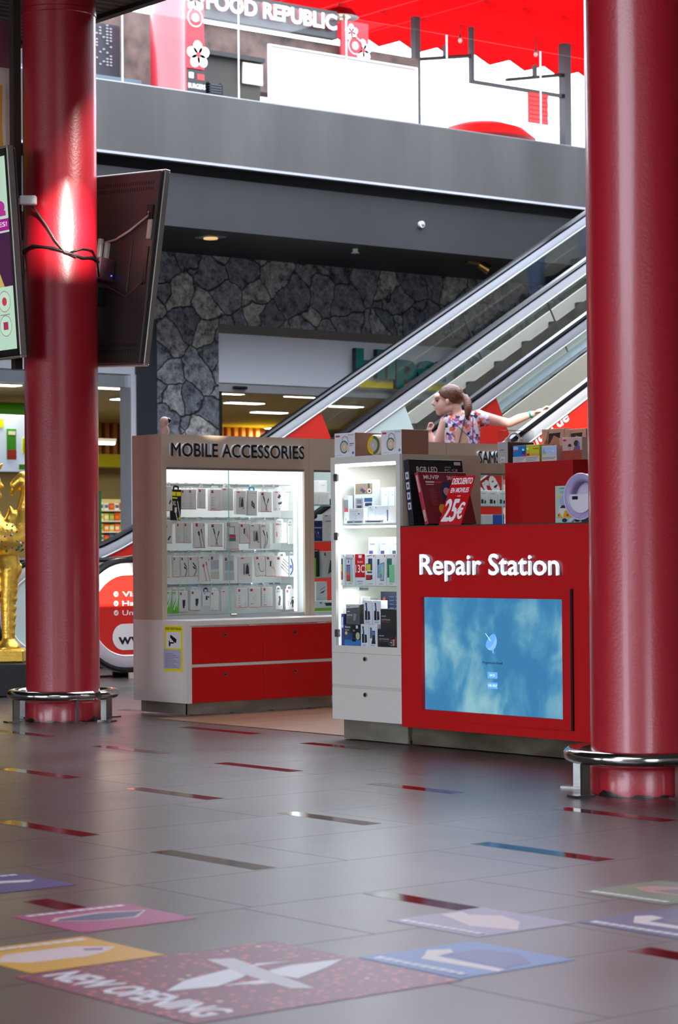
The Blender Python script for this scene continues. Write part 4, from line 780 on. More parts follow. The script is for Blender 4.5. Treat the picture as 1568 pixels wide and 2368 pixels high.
for i, (a, b_) in enumerate(((10.50, 10.42), (10.395, 10.318), (10.29, 10.215))):
    cx('phone_box', ('white phone box with a violet phone and yellow screen standing behind the front row', 'white phone box with a navy phone and pink screen standing behind the front row', 'white phone box with a dark phone at the right end of the back row')[i], 'phone box', 8.66, a, b_, zs, 1.168, (238, 240, 244), .05, group=GP, side=(206, 214, 220),
       parts={'printed_picture': [('r', .08, .52, .05, .72, ((84, 88, 156), (54, 66, 104), (60, 76, 86))[i]), ('r', .5, .85, 0, .64, (40, 40, 60)), ('r', .53, .82, .02, .62, ((216, 214, 90), (226, 180, 170), (90, 110, 120))[i])]+[('e', .18, .64-.1*k_, .06, .03, (30, 36, 60)) for k_ in range(3)], 'printed_text': [('r', .2, .75, .84, .87, GY)]})
o = B().box(0, .09, 0, .003, 0, .02).build('shelf_label', mat((206, 210, 208), .4)); o.location = (8.495, 10.387, .862); o.rotation_euler = (0, 0, FX); tag(o, 'small pale shelf label under the row of phone boxes', 'label'); art(o, 'printed_text', [('t', 'MOBILE PHONES', .08, .92, .3, .7, DK)], .09, .02)
# bottom compartment
GB = 'boxes in the lower showcase compartment'; zb = .5405
FLIP = [('p', [(.2, .9), (.38, .9), (.46, .58), (.3, .56)], (30, 32, 44)), ('p', [(.24, .82), (.36, .82), (.4, .64), (.3, .64)], (70, 100, 200)), ('r', .16, .44, .17, .57, (36, 36, 48)), ('p', [(.5, .55), (.76, .54), (.82, .2), (.52, .16)], (40, 42, 56)), ('r', .2, .72, .06, .1, (130, 170, 220))]
DFL = [('t', 'FLIP PHONE', .08, .62, .42, .5, (190, 186, 190)), ('r', .05, .6, .34, .36, (190, 60, 50)), ('r', .08, .35, .62, .66, (190, 200, 230))]
cx('phone_box', 'blue and dark box with a white thermometer shape at the left of the lower compartment', 'box', 8.485, 10.543, 10.515, zb, .726, (28, 44, 120), .05, group=GB, parts={'printed_picture': [('r', .3, .7, .68, .9, (220, 220, 226)), ('e', .5, .62, .32, .06, (220, 210, 216))]})
cx('phone_box', 'blue and black cordless telephone box with a gold round badge', 'box', 8.485, 10.512, 10.366, zb, .666, (30, 34, 44), .06, group=GB, parts={'printed_picture': [('r', 0, 1, 0, .3, (54, 120, 190)), ('r', 0, 1, .3, .62, (34, 70, 130)), ('p', [(.54, .94), (.66, .94), (.68, .38), (.52, .38)], (26, 30, 34)), ('p', [(.46, .22), (.72, .22), (.7, .34), (.5, .36)], (22, 24, 30)), ('r', .54, .66, .68, .76, (170, 160, 120)), ('e', .84, .48, .12, .17, (196, 190, 130)), ('e', .12, .6, .08, .08, (220, 206, 100)), ('r', .73, .86, .82, .96, (220, 222, 230))], 'printed_text': [('t', 'Panasonic', .04, .38, .84, .93, (226, 226, 230)), ('r', .04, .3, .72, .76, (160, 170, 180))]})
cx('phone_box', 'white flip phone box on the bottom, left of the two', 'phone box', 8.485, 10.363, 10.293, zb, .670, (228, 228, 234), .05, group=GB, parts={'printed_picture': FLIP})
cx('phone_box', 'white phone box with a blue keypad phone in a cradle on the bottom', 'phone box', 8.485, 10.290, 10.215, zb, .670, (228, 228, 234), .05, group=GB, parts={'printed_picture': [('p', [(.16, .88), (.36, .84), (.36, .4), (.14, .38)], (84, 96, 126)), ('r', .4, .74, .26, .72, (44, 50, 70)), ('r', .44, .7, .52, .68, (90, 130, 220)), ('p', [(.3, .14), (.82, .14), (.76, .28), (.36, .28)], (40, 46, 64)), ('r', .2, .72, .06, .1, (130, 170, 220))]})
cx('phone_box', 'black flip phone box with a red corner beside the door lock', 'phone box', 8.485, 10.212, 10.05, zb, .645, (40, 38, 42), .05, group=GB, parts={'printed_picture': [('p', [(.75, .1), (1, .1), (1, .7)], (150, 40, 50))], 'printed_text': DFL})
cx('phone_box', 'silver film-wrapped flip phone box on top of the blue telephone box', 'phone box', 8.49, 10.502, 10.383, .667, .781, (96, 98, 102), .06, group=GB, rough=.25, parts={'printed_picture': [('p', [(0, .8), (1, .86), (1, 1), (0, 1)], (196, 200, 206)), ('p', [(.55, .2), (.72, .2), (.8, .5), (.6, .55)], (130, 136, 150)), ('r', .1, .3, .86, .9, (196, 90, 100))], 'printed_text': [('t', 'FLIP PHONE', .08, .5, .42, .5, (206, 206, 210)), ('r', .05, .48, .34, .36, (200, 80, 60)), ('r', .08, .3, .62, .66, (190, 200, 230))]})
cx('phone_box', 'plain dark brown box beside the silver film-wrapped box', 'box', 8.50, 10.380, 10.338, .667, .782, (58, 54, 48), .06, group=GB, parts={'printed_picture': [('r', 0, 1, .55, 1, (82, 78, 66))]})
for i, (a, b_) in enumerate(((10.334, 10.263), (10.261, 10.19))):
    cx('phone_box', 'white flip phone box stacked on the bottom boxes, %s of the pair' % ('left', 'right')[i], 'phone box', 8.485+.008*i, a, b_, .671, .806, (226, 226, 232), .05, group=GB, parts={'printed_picture': FLIP})
cx('phone_box', 'dark flip phone box at the right, stacked above the one with a red corner', 'phone box', 8.487, 10.187, 10.05, .646, .760, (52, 48, 46), .05, group=GB, parts={'printed_text': DFL})
GC = 'boxes at the back of the lower showcase compartment'
cx('tablet_box', 'navy tablet box with fine pale print at the back of the lower compartment', 'box', 8.75, 10.50, 10.30, zb, .850, (44, 56, 86), .06, group=GC, parts={'printed_text': [('e', .16, .86, .06, .04, (226, 100, 60))]+[('r', .4+.28*(i % 2), .6+.28*(i % 2), .9-.07*(i//2), .912-.07*(i//2), (120, 134, 160)) for i in range(10)]})
cx('accessory_box', 'grey box with a small black badge at the back of the lower compartment', 'box', 8.75, 10.297, 10.24, zb, .850, (150, 150, 152), .06, group=GC, parts={'printed_text': [('r', .3, .7, .84, .93, (20, 20, 22))]})
cx('accessory_box', 'brown box with a dark green picture at the back of the lower compartment', 'box', 8.77, 10.236, 10.18, zb, .833, (146, 66, 44), .06, group=GC, parts={'printed_picture': [('e', .5, .86, .35, .08, (90, 80, 40))]})
cx('accessory_box', 'pale box with one dark dot at the back right of the lower compartment', 'box', 8.77, 10.177, 10.10, zb, .833, (172, 172, 164), .06, group=GC, parts={'printed_text': [('e', .4, .88, .06, .03, DK)]})
cx('phone_box', 'white box with sideways lettering leaning at the back left of the lower compartment', 'box', 8.64, 10.552, 10.515, zb, .824, (214, 214, 220), .05, group=GC, parts={'printed_text': [('t', 'MAXCOM', .3, .6, .55, .9, (120, 116, 128))]})
cx('phone_box', 'grey box behind the silver film-wrapped box', 'box', 8.62, 10.512, 10.44, zb, .820, (140, 142, 142), .06, group=GC, parts={'printed_text': [('r', .1, .5, .9, .93, (100, 90, 104))]})
# second cabinet, seen between the first cabinet and the showcase
G2 = 'goods in the cabinet left of the showcase'
for i, (k_, x0, x1, z0, z1, c) in enumerate([('upright white box on the left above the top glass shelf, beside the showcase', 10.228, 10.275, 1.510, 1.594, (238, 242, 244)), ('upright white box on the right above the top glass shelf, beside the showcase', 10.325, 10.40, 1.511, 1.593, (240, 243, 245))]):
    cy('accessory_box', k_, 'box', 13.07, x0, x1, z0, z1, c, .06, group=G2, parts={'printed_text': [('r', .3, .7, .55, .6, (170, 180, 214))]})
for i, (x0, x1, z1) in enumerate([(10.227, 10.300, 1.509), (10.302, 10.40, 1.508)]):
    cy('accessory_box', '%s white box on the top glass shelf of the narrow cabinet view' % ('left', 'right')[i], 'box', 13.04, x0, x1, 1.4175, z1, (230, 236, 238), .1, group=G2, parts={'printed_text': rows(2, .7, .12)})
cy('case_box', 'dark blue patterned box on the second glass shelf', 'box', 13.0, 10.215, 10.297, 1.1605, 1.304, (40, 48, 104), .05, group=G2, parts={'printed_picture': [('r', .05, .95, .62, .68, (170, 176, 210)), ('l', .2, .5, .5, .15, .003, (140, 150, 200)), ('l', .5, .5, .7, .15, .003, (140, 150, 200)), ('e', .55, .4, .06, .04, (220, 224, 240))]})
cy('earphone_box', 'white earphone box with a red mark on the second glass shelf', 'box', 13.0, 10.300, 10.40, 1.1605, 1.349, (226, 228, 232), .06, group=G2, parts={'printed_picture': [('e', .6, .4, .25, .2, (206, 210, 216)), ('e', .6, .4, .21, .16, (226, 228, 232)), ('r', .3, .9, .72, .76, GY)], 'brand_label': [('r', .2, .5, .93, .96, RD)]})
cy('case_box', 'black carton with dim print on the third glass shelf', 'box', 13.03, 10.235, 10.293, .9055, 1.10, (34, 38, 44), .06, group=G2, parts={'printed_text': [('r', .2, .8, .93, .96, (200, 200, 206))]+rows(5, .6, .1, (64, 70, 78))})
cy('headset_box', 'white carton with a dark headset corner on the third glass shelf', 'box', 12.99, 10.298, 10.375, .9055, 1.086, (196, 200, 202), .05, group=G2, parts={'printed_picture': [('p', [(.55, .1), (1, .2), (1, .6), (.8, .66)], (56, 60, 68))], 'brand_label': LSQ})
cy('cable_packet', 'green edged packet at the left of the third glass shelf', 'packet', 12.99, 10.205, 10.233, .9055, 1.039, (110, 196, 30), .03, group=G2)
cy('adapter_box', 'white box with a picture of a dark hub above the cabinet floor', 'box', 13.03, 10.262, 10.362, .6615, .869, (216, 220, 224), .06, group=G2, parts={'printed_picture': [('p', [(.3, .6), (.5, .66), (.85, .72), (.65, .62)], (70, 76, 96)), ('l', .35, .72, .8, .82, .004, (70, 76, 96))]})
cy('tablet_box', 'low white and green tablet box on the cabinet floor', 'box', 12.975, 10.20, 10.41, .6625, .735, (222, 226, 228), .045, group=G2, parts={'printed_picture': [('r', 0, 1, 0, .32, (130, 206, 30)), ('p', [(.5, .5), (.85, .5), (.75, .8), (.45, .8)], (44, 50, 58)), ('p', [(.2, .85), (.35, .9), (.3, .7)], (70, 90, 190))]})
# cabinet with large letters on the right
G3 = 'goods in the cabinet right of the showcase'
for i, (x0, x1) in enumerate(((11.812, 11.894), (11.899, 11.993), (12.002, 12.09))):
    cy('charger_box', '%s white charger box on the shelf below the large letters' % ('left', 'middle', 'right')[i], 'box', 13.0, x0, x1, 1.4175, 1.535, (214, 220, 226), .05, group=G3, parts={'printed_picture': [('r', .15, .45, .15, .42, (44, 48, 58)), ('r', .55, .75, .15, .36, (44, 48, 58)), ('r', .22, .26, .42, .5, (60, 64, 70))], 'printed_text': [('r', .2, .7, .78, .82, GY)]})
for i, (x0, x1, c) in enumerate(((11.78, 11.836, (206, 214, 224)), (11.842, 11.942, (214, 220, 228)), (11.946, 12.06, (40, 90, 190)))):
    cy('case_box', '%s on the shelf under the charger boxes' % ('white phone case box at the left', 'white phone case box in the middle', 'blue phone case box')[i], 'box', 13.0, x0, x1, 1.1605, 1.352, c, .04, group=G3, parts={'printed_picture': [('r', .55, .9, 0, .6, (70, 86, 98))]})
# on top of the showcase
GS = 'loudspeaker boxes on top of the showcase'; SPK = [('e', .47, .42, .2, .27, (70, 60, 130)), ('e', .47, .44, .2, .25, (50, 130, 110)), ('e', .47, .42, .16, .215, (222, 196, 170)), ('e', .47, .42, .05, .07, (236, 220, 200)), ('p', [(.6, .2), (.72, .24), (.74, .6), (.66, .66)], (224, 214, 200)), ('l', .36, .62, .4, .8, .003, (90, 50, 60)), ('l', .4, .8, .5, .87, .003, (90, 50, 60)), ('l', .5, .87, .64, .8, .003, (90, 50, 60)), ('l', .64, .8, .68, .62, .003, (90, 50, 60))]
SPT = [('r', .66, .95, .9, .925, GY)]+[('e', .1+.08*i, .08, .02, .018, GY) for i in range(4)]+[('e', .9, .16, .05, .06, (90, 130, 190))]
for i, (a, b_) in enumerate(((10.578, 10.388), (10.155, 9.975))):
    parts = {'printed_picture': SPK, 'printed_text': SPT, 'brand_label': [('r', .06, .26, .84, .91, (206, 40, 50))]}
    if i == 0: parts['price_note'] = [('r', .45, 1.0, .42, .6, (222, 228, 236)), ('r', .52, .94, .53, .56, DK), ('r', .62, .86, .46, .48, DK)]
    cx('speaker_box', ('white and brown loudspeaker box with a note stuck on it, left on the showcase', 'white and brown loudspeaker box on the right corner of the showcase')[i], 'box', 8.475, a, b_, 1.6325, 1.771, (232, 232, 234), .2, group=GS, side=(150, 108, 88), parts=parts)
s_ = thing('bluetooth_speaker', 'cream round loudspeaker with a yellow and green ring between two boxes', 'loudspeaker', (8.52, 10.275, 1.6325), FX)
crm = mat((228, 206, 184), .4); R0 = .06
b = B()
for k_ in range(1): b.lathe([(R0*.9, 0), (R0, .008), (R0*1.02, .03), (R0*1.02, .10), (R0*.95, .115), (0, .118)], n=32, mx=Matrix.Translation((0, 0, R0+.002)) @ Matrix.Rotation(-PI/2, 4, 'X'))
b.build('body', crm, s_, smooth=True)
b = B(); rp = [(R0*.62, -.002), (R0*.9, -.002), (R0*.9, .004), (R0*.62, .004)]
for mi, (a0, a1) in enumerate(((PI/2, 3*PI/2), (-PI/2, PI/2))):
    ou = circ(0, R0+.002, R0*.9, n=16, a0=a0, a1=a1); inn = circ(0, R0+.002, R0*.6, n=16, a0=a0, a1=a1); b.prism(ou+inn[::-1], .003, -.003, mi=mi)
b.build('light_ring', [mat((226, 186, 20), .35), mat((92, 110, 70), .35)], s_)
B().cyl((0, .004, R0+.002), (0, -.002, R0+.002), R0*.58, n=28).build('grille', mat((186, 178, 168), .5), s_); B().cyl((0, -.002, R0+.002), (0, -.004, R0+.002), R0*.15, n=20).build('grille_cap', mat((206, 200, 192), .4), s_)
B().box(.045, .085, .05, .064, .085, .118, bev=.006).cyl((.05, .048, .1), (.05, .066, .1), .012, n=14).build('carry_strap', mat((140, 30, 36), .45), s_)

# leaning boxes and sign on the counter
def lean(name, label, loc, w, d, h, ang, col, side, parts, cat='box', rz=0, group=None, spine=None):
    M = Matrix.Translation((loc[0], loc[1], loc[2]+d*math.sin(math.radians(ang)))) @ Matrix.Rotation(rz, 4, 'Z') @ Matrix.Rotation(math.radians(-ang), 4, 'X')
    o = carton(name, label, cat, w, d, h, col, None, M=M, side=side, parts=parts, group=group)
    if spine: art_m(o, spine, d, h)
    return o
def art_m(o, items, d, h): art(o, 'spine_print', items, d, h, mx=Matrix.Rotation(FX, 4, 'Z') @ Matrix.Translation((-d, 0, 0)))
ZC = 1.2285
lean('light_strip_box', 'large black box with white lettering leaning against the showcase side', (8.475, 9.878, ZC), .405, .042, .37, 6.8, (26, 24, 28), (36, 36, 46),
     {'title_lettering': [('t', 'RGB LED', .14, .52, .80, .89, (226, 206, 190))], 'printed_text': [('r', .66, .78, .88, .895, GY), ('t', 'FC CE', .66, .9, .82, .86, (200, 180, 170)), ('r', .84, .96, .92, .97, (206, 190, 180))]},
     spine=[('r', .2, .85, .70-.155*i, .81-.155*i, (206, 206, 226)) for i in range(4)]+[('r', .4, .65, .73-.155*i, .78-.155*i, (70, 60, 120)) for i in range(4)])
lean('scale_box', 'dark red bathroom scale box leaning on the black box', (8.495, 9.775, ZC), .36, .03, .305, 17, (112, 18, 30), (176, 50, 66),
     {'brand_label': [('t', 'MUVIP', .1, .42, .86, .94, (232, 212, 206))], 'title_lettering': [('t', 'SMART BODY', .58, .97, .85, .93, (226, 190, 180))], 'printed_text': [('r', .12, .3, .79, .82, (220, 200, 196)), ('r', .32, .45, .79, .82, (200, 40, 44)), ('r', .12, .28, .75, .765, (206, 180, 176))]+[('r', .16, .26+.02*(i % 3), .66-.03*i, .668-.03*i, (156, 80, 86)) for i in range(11)]+[('r', .26, .42, .1, .13, (206, 160, 150))],
      'printed_picture': [('e', .55, .58, .16, .24, (40, 34, 76)), ('e', .66, .62, .18, .2, (40, 34, 76)), ('r', .5, .8, .3, .6, (40, 34, 76)), ('e', .52, .62, .07, .08, (206, 150, 130)), ('e', .62, .36, .08, .09, (190, 130, 110)), ('r', .44, .55, .18, .44, (196, 150, 116)), ('r', .44, .55, .32, .44, (110, 112, 116)), ('e', .36, .28, .08, .1, (224, 150, 50)), ('r', .62, .74, .5, .72, (26, 24, 40))]},
     spine=[('t', 'YDOB TRAMS'[::-1], .25, .75, .62, .95, (236, 214, 216)), ('t', 'MUVIP', .2, .8, .06, .28, (240, 226, 226))])
# slanted discount card
M = Matrix.Translation((8.50, 9.695, ZC)) @ Matrix.Rotation(FX, 4, 'Z') @ Matrix.Rotation(math.radians(-22), 4, 'X')
o = B().box(0, .183, 0, .004, 0, .292).build('discount_sign', mat((206, 18, 26), .35)); o.matrix_basis = M; tag(o, 'red tilted price card with white lettering propped on the counter', 'sign')
wh_ = (240, 236, 236)
art(o, 'headline_lettering', [('T', 'DESCUENTO', .05, .95, .83, .96, wh_), ('T', 'EN MOVILES', .1, .9, .66, .76, wh_), ('t', 'HASTA', .46, .62, .575, .60, wh_)], .183, .292); art(o, 'price_lettering', [('T', '25', .06, .64, .07, .53, wh_), ('T', '\u20ac', .66, .93, .12, .46, wh_)], .183, .292)
# boxes on the red tower
GR = 'boxes on top of the red tower'; ZT = 1.5725
o = carton('headphone_case', 'clear plastic box with headphones on a grey base, left on the red tower', 'box', .085, .2, .118, (176, 172, 170), (8.865, 9.612-.005, ZT), FX, group=GR, side=(84, 66, 50), parts={'barcode_sticker': [('r', .3, .7, .08, .3, (206, 206, 216)), ('r', .35, .6, .12, .2, GY)], 'printed_text': [('e', .3+.14*i, .62, .04, .03, DK) for i in range(3)]})
B().box(0, .085, 0, .2, .118, .185).build('clear_lid', glass((.93, .93, .94), .8, 'clear_plastic'), o)
pts = [(.03+.03*0, .05+.05*math.cos(a)+.05, .12+.05*math.sin(a)) for a in [PI*i/12 for i in range(13)]]
B().tube(pts, .006, 8).sph((.03, .05, .125), .022, (.5, 1, 1)).sph((.03, .15, .125), .022, (.5, 1, 1)).build('headphones', mat((214, 190, 172), .4), o, smooth='all')
VP = [('r', 0, 1, 0, .34, (206, 208, 206))]+[('r', .05, .92-.1*i, .25-.09*i, .28-.09*i, (110, 114, 116)) for i in range(3)]
cx('vape_box', 'blue and white warning-label box on the red tower', 'box', 8.875, 9.492, 9.388, ZT, 1.666, (30, 120, 190), .1, group=GR, side=(26, 30, 40), parts={'printed_text': VP, 'printed_picture': [('r', .04, .42, .76, .94, (150, 200, 236)), ('r', .04, .4, .66, .74, (210, 60, 120)), ('r', .72, .96, .34, .66, (40, 60, 130)), ('r', .72, .96, .34, .46, (190, 40, 110)), ('e', .8, .74, .08, .07, (220, 236, 240))]})
cx('vape_box', 'yellow and orange warning-label box on the red tower', 'box', 8.875, 9.386, 9.28, ZT, 1.667, (206, 206, 50), .1, group=GR, side=(190, 200, 40), parts={'printed_text': VP, 'printed_picture': [('r', 0, 1, .34, .5, (230, 170, 60)), ('r', .04, .26, .36, .7, (200, 190, 40)), ('r', .04, .26, .36, .5, (180, 30, 50)), ('e', .12, .78, .08, .07, (230, 236, 190)), ('t', 'NATURA', .55, .95, .72, .8, (190, 50, 60))]})
cx('vape_box', 'pale blue and white warning-label box on the red tower', 'box', 8.875, 9.262, 9.144, ZT, 1.656, (186, 202, 232), .1, group=GR, side=(176, 140, 136), parts={'printed_text': VP[:1]+[('r', .05, .95-.1*i, .22-.09*i, .26-.09*i, (130, 120, 126)) for i in range(2)], 'printed_picture': [('p', [(.05, .34), (.3, .34), (.28, .6), (.1, .85)], (150, 170, 220)), ('r', .06, .34, .34, .48, (220, 216, 90)), ('r', .7, .82, .62, .68, (236, 240, 246))]})
FACE = lambda ear: [('r', .02, .98, .02, .9, (196, 146, 118)), ('p', [(.3, .1), (.36, .7), (.5, .86), (.75, .82), (.82, .5), (.74, .1)], (176, 116, 88)), ('p', [(.28, .5), (.32, .86), (.85, .88), (.82, .7), (.55, .8), (.4, .6)], (46, 34, 30)), ('l', .5, .52, .62, .48, .003, (60, 36, 30)), ('l', .7, .48, .8, .5, .003, (60, 36, 30)), ('p', [(.62, .46), (.7, .3), (.62, .28)], (150, 92, 70)), ('r', .56, .7, .18, .22, (146, 76, 66)), ('e', .22, .48, .11, .2, ear), ('l', .22, .66, .32, .92, .006, ear)]
for i, (a, b_) in enumerate(((9.375, 9.20), (9.197, 9.03))):
    cx('headphone_box', ('brown box with a face wearing red headphones at the back of the red tower', 'brown box with a face wearing grey headphones at the back of the red tower')[i], 'box', 8.985, a, b_, ZT, 1.755-.008*i, (196, 146, 120), .06, group=GR, parts={'photo_print': FACE(((150, 66, 62), (126, 118, 124))[i])})
cx('headphone_box', 'pinkish box with two children in headphones at the tower corner', 'box', 8.88, 9.105, 8.955, ZT, 1.695, (206, 170, 162), .09, group=GR, parts={'photo_print': [('r', 0, 1, 0, .42, (160, 66, 50)), ('e', .38, .62, .09, .1, (70, 44, 40)), ('p', [(.3, .42), (.44, .42), (.46, .58), (.32, .6)], (196, 150, 150)), ('e', .72, .72, .13, .14, (60, 40, 40)), ('p', [(.56, .42), (.92, .42), (.9, .6), (.64, .62)], (120, 90, 130)), ('e', .84, .7, .06, .1, (90, 120, 190))], 'brand_label': [('r', .04, .2, .84, .92, (200, 30, 60))]})
# on the counter to the right
o = cx('toy_car_box', 'pale green box with a yellow and white camper van picture on the counter', 'box', 8.57, 8.845, 8.65, ZC, 1.422, (176, 200, 190), .12, group=None, side=(160, 184, 176), parts={'printed_picture': [('p', [(.1, .14), (.14, .42), (.24, .5), (.98, .52), (.98, .12)], (222, 214, 206)), ('p', [(.28, .14), (.36, .32), (.56, .38), (.98, .38), (.98, .12)], (216, 170, 30)), ('p', [(.06, .12), (.12, .14), (.3, .12), (.16, .3)], (216, 170, 30)), ('p', [(.18, .4), (.5, .4), (.5, .48), (.26, .48)], (50, 36, 50)), ('p', [(.56, .38), (.95, .38), (.95, .48), (.56, .48)], (50, 36, 50)), ('e', .36, .07, .1, .055, (30, 40, 80)), ('e', .84, .09, .12, .07, (40, 34, 44)), ('e', .14, .21, .035, .03, (190, 40, 40)), ('e', .48, .21, .045, .035, (200, 50, 40)), ('e', .15, .74, .07, .045, (226, 196, 90)), ('p', [(.2, .46), (.2, .66), (.36, .78), (.6, .66), (.6, .52)], (170, 176, 206))], 'printed_text': [('r', .18, .5, .92, .95, (110, 140, 140)), ('r', .2, .42, .8, .86, (150, 176, 172))]})
s_ = thing('ring_speaker', 'lilac ring shaped bedside lamp with a dark clock window on the counter', 'lamp', (8.475, 8.56, ZC), FX)
lil = mat((176, 164, 206), .35); lil2 = mat((206, 196, 224), .35); c0 = .132
ring = circ(0, c0, .118, n=40)+[]; inn = circ(0, c0, .088, n=40)
b = B(); tt = bmesh.new(); prof = [(.118, .0), (.118, .05), (.096, .075), (.084, .05), (.078, .012), (.112, -.006)]
b.lathe(prof+[prof[0]], n=48, cap=False, mx=Matrix.Translation((0, 0, c0)) @ Matrix.Rotation(-PI/2, 4, 'X')); b.build('ring', lil, s_, smooth='all')
B().lathe([(.119, -.006), (.122, 0), (.119, .006), (.112, -.004), (.119, -.006)], n=48, cap=False, mx=Matrix.Translation((0, 0, c0)) @ Matrix.Rotation(-PI/2, 4, 'X')).build('rim', lil2, s_, smooth='all')
B().cyl((0, .052, c0), (0, .06, c0), .09, n=40).build('back_disc', lil2, s_)
B().prism([(-.084, .13), (-.078, .145), (.085, .145)]+circ(0, c0, .084, n=20, a0=.0, a1=-PI), .0, .03).build('clock_panel', mat((226, 224, 230), .4), s_)
B().box(-.06, -.02, -.002, 0, .118, .135).build('clock_window', mat((40, 36, 60), .2), s_)
B().cyl((-.05, .02, .03), (-.075, .0, .0045), .011, n=12).cyl((.05, .02, .03), (.075, .0, .0045), .011, n=12).cyl((0, .05, .05), (0, .09, .0045), .011, n=12).build('foot', lil2, s_, smooth=True)
cx('accessory_box', 'plain white box standing behind the lilac ring lamp', 'box', 8.70, 8.66, 8.50, ZC, 1.475, (206, 206, 212), .08)
# ------------------------------------------------------------------ woman on the near escalator
def remesh(o, vox, it=4):
    m = o.modifiers.new('merge', 'REMESH'); m.mode = 'VOXEL'; m.voxel_size = vox; m.use_smooth_shade = True
    s = o.modifiers.new('soften', 'SMOOTH'); s.iterations = it; s.factor = .5
    return o
def limb(b, pts, rs, n=14):
    for i in range(len(pts)-1):
        b.cyl(pts[i], pts[i+1], rs[i], rs[i+1], n=n)
    for p, r_ in zip(pts, rs): b.sph(p, r_*1.0, n=n)
def floral():
    m, nt, p = nodes_mat('floral_cotton'); L = nt.links.new; tc = nt.nodes.new('ShaderNodeTexCoord'); v = nt.nodes.new('ShaderNodeTexVoronoi'); v.inputs['Scale'].default_value = 34
    nz = nt.nodes.new('ShaderNodeTexNoise'); nz.inputs['Scale'].default_value = 45; ad = nt.nodes.new('ShaderNodeMix'); ad.data_type = 'RGBA'; ad.inputs[0].default_value = .03
    L(tc.outputs['Object'], ad.inputs[6]); L(tc.outputs['Object'], nz.inputs[0]); L(nz.outputs['Color'], ad.inputs[7]); L(ad.outputs[2], v.inputs['Vector'])
    r = nt.nodes.new('ShaderNodeValToRGB'); r.color_ramp.interpolation = 'CONSTANT'; e = r.color_ramp.elements
    e[0].color = lin((226, 92, 60)); e[1].position = .2; e[1].color = lin((236, 226, 230))
    for q, c in ((.34, (156, 110, 176)), (.5, (228, 216, 224)), (.6, (38, 50, 90)), (.7, (234, 150, 150)), (.82, (232, 222, 228)), (.92, (230, 110, 70))): e.new(q).color = lin(c)
    s = nt.nodes.new('ShaderNodeSeparateColor'); L(v.outputs['Color'], s.inputs[0]); L(s.outputs[0], r.inputs[0]); L(r.outputs[0], p.inputs['Base Color']); p.inputs['Roughness'].default_value = .8
    return m
ZR = .976
w = thing('person', 'woman in a floral top with a ponytail holding the escalator handrail', 'person', M=Matrix.Translation((13.30, 15.02, ZR)) @ Matrix.Rotation(math.radians(-38.8), 4, 'Z'))
def Z(p): return (p[0], p[1], p[2]-ZR)
skin = mat((226, 178, 158), .5); skin.node_tree.nodes['Principled BSDF'].inputs['Subsurface Weight'].default_value = .08
b = B()
limb(b, [Z((.10, 0, 1.80)), Z((.10, 0, 1.95)), Z((.10, 0, 2.10)), Z((.09, 0, 2.2))], [.125, .11, .12, .09], 20)
limb(b, [Z((.085, 0, 2.2)), Z((.055, -.01, 2.30)), Z((.02, -.005, 2.36))], [.06, .05, .055])                       # neck
b.sph(Z((.005, 0, 2.405)), 1, (.102, .078, .098), 24); b.sph(Z((-.05, 0, 2.335)), 1, (.072, .058, .085), 24); b.sph(Z((-.082, 0, 2.272)), .032); limb(b, [Z((-.082, 0, 2.272)), Z((0, -.04, 2.30))], [.028, .03]); limb(b, [Z((-.082, 0, 2.272)), Z((0, .04, 2.30))], [.028, .03])
b.sph(Z((-.095, 0, 2.40)), 1, (.035, .055, .035), 16); limb(b, [Z((-.118, 0, 2.375)), Z((-.142, 0, 2.343)), Z((-.124, 0, 2.333))], [.011, .012, .013], 10)
b.sph(Z((-.115, 0, 2.306)), 1, (.014, .022, .008), 10); b.sph(Z((-.111, 0, 2.293)), 1, (.014, .02, .009), 10)
b.sph(Z((-.018, -.078, 2.355)), 1, (.018, .010, .030), 12); b.sph(Z((-.018, .078, 2.355)), 1, (.018, .010, .030), 12)
limb(b, [Z((.20, -.005, 2.215)), Z((.25, -.005, 2.235)), Z((.38, 0, 2.20)), Z((.515, 0, 2.172)), Z((.60, -.035, 2.21)), Z((.715, -.088, 2.247))], [.058, .054, .047, .036, .039, .024])   # right arm
b.sph(Z((.765, -.105, 2.268)), 1, (.045, .04, .018), 16, rot=Matrix.Rotation(math.radians(-18), 4, 'Y'))
for k in range(4):
    wv = -.137+.021*k; L_ = (.84, 1, 1.05, .95)[k]
    limb(b, [Z((.79, wv+.012, 2.281)), Z((.79+.042*L_, wv, 2.306)), Z((.79+.066*L_, wv-.003, 2.297)), Z((.79+.078*L_, wv-.005, 2.277))], [.0095, .009, .008, .007], 8)
limb(b, [Z((.745, -.13, 2.262)), Z((.775, -.155, 2.262)), Z((.80, -.163, 2.262))], [.012, .010, .008], 8)
limb(b, [Z((.0, -.005, 2.17)), Z((-.035, -.01, 2.18)), Z((-.08, .0, 2.06)), Z((-.105, .02, 1.955)), Z((-.14, .04, 2.03)), Z((-.165, .055, 2.095))], [.055, .05, .043, .036, .034, .022])  # left arm
b.sph(Z((-.175, .06, 2.125)), 1, (.017, .034, .036), 14)
for k in range(4):
    wv = .033+.018*k
    limb(b, [Z((-.178, wv, 2.15)), Z((-.168, wv, 2.178)), Z((-.150, wv, 2.182)), Z((-.138, wv, 2.17))], [.009, .0088, .008, .007], 8)
limb(b, [Z((-.16, .03, 2.12)), Z((-.142, .022, 2.142)), Z((-.132, .022, 2.158))], [.011, .0095, .008], 8)
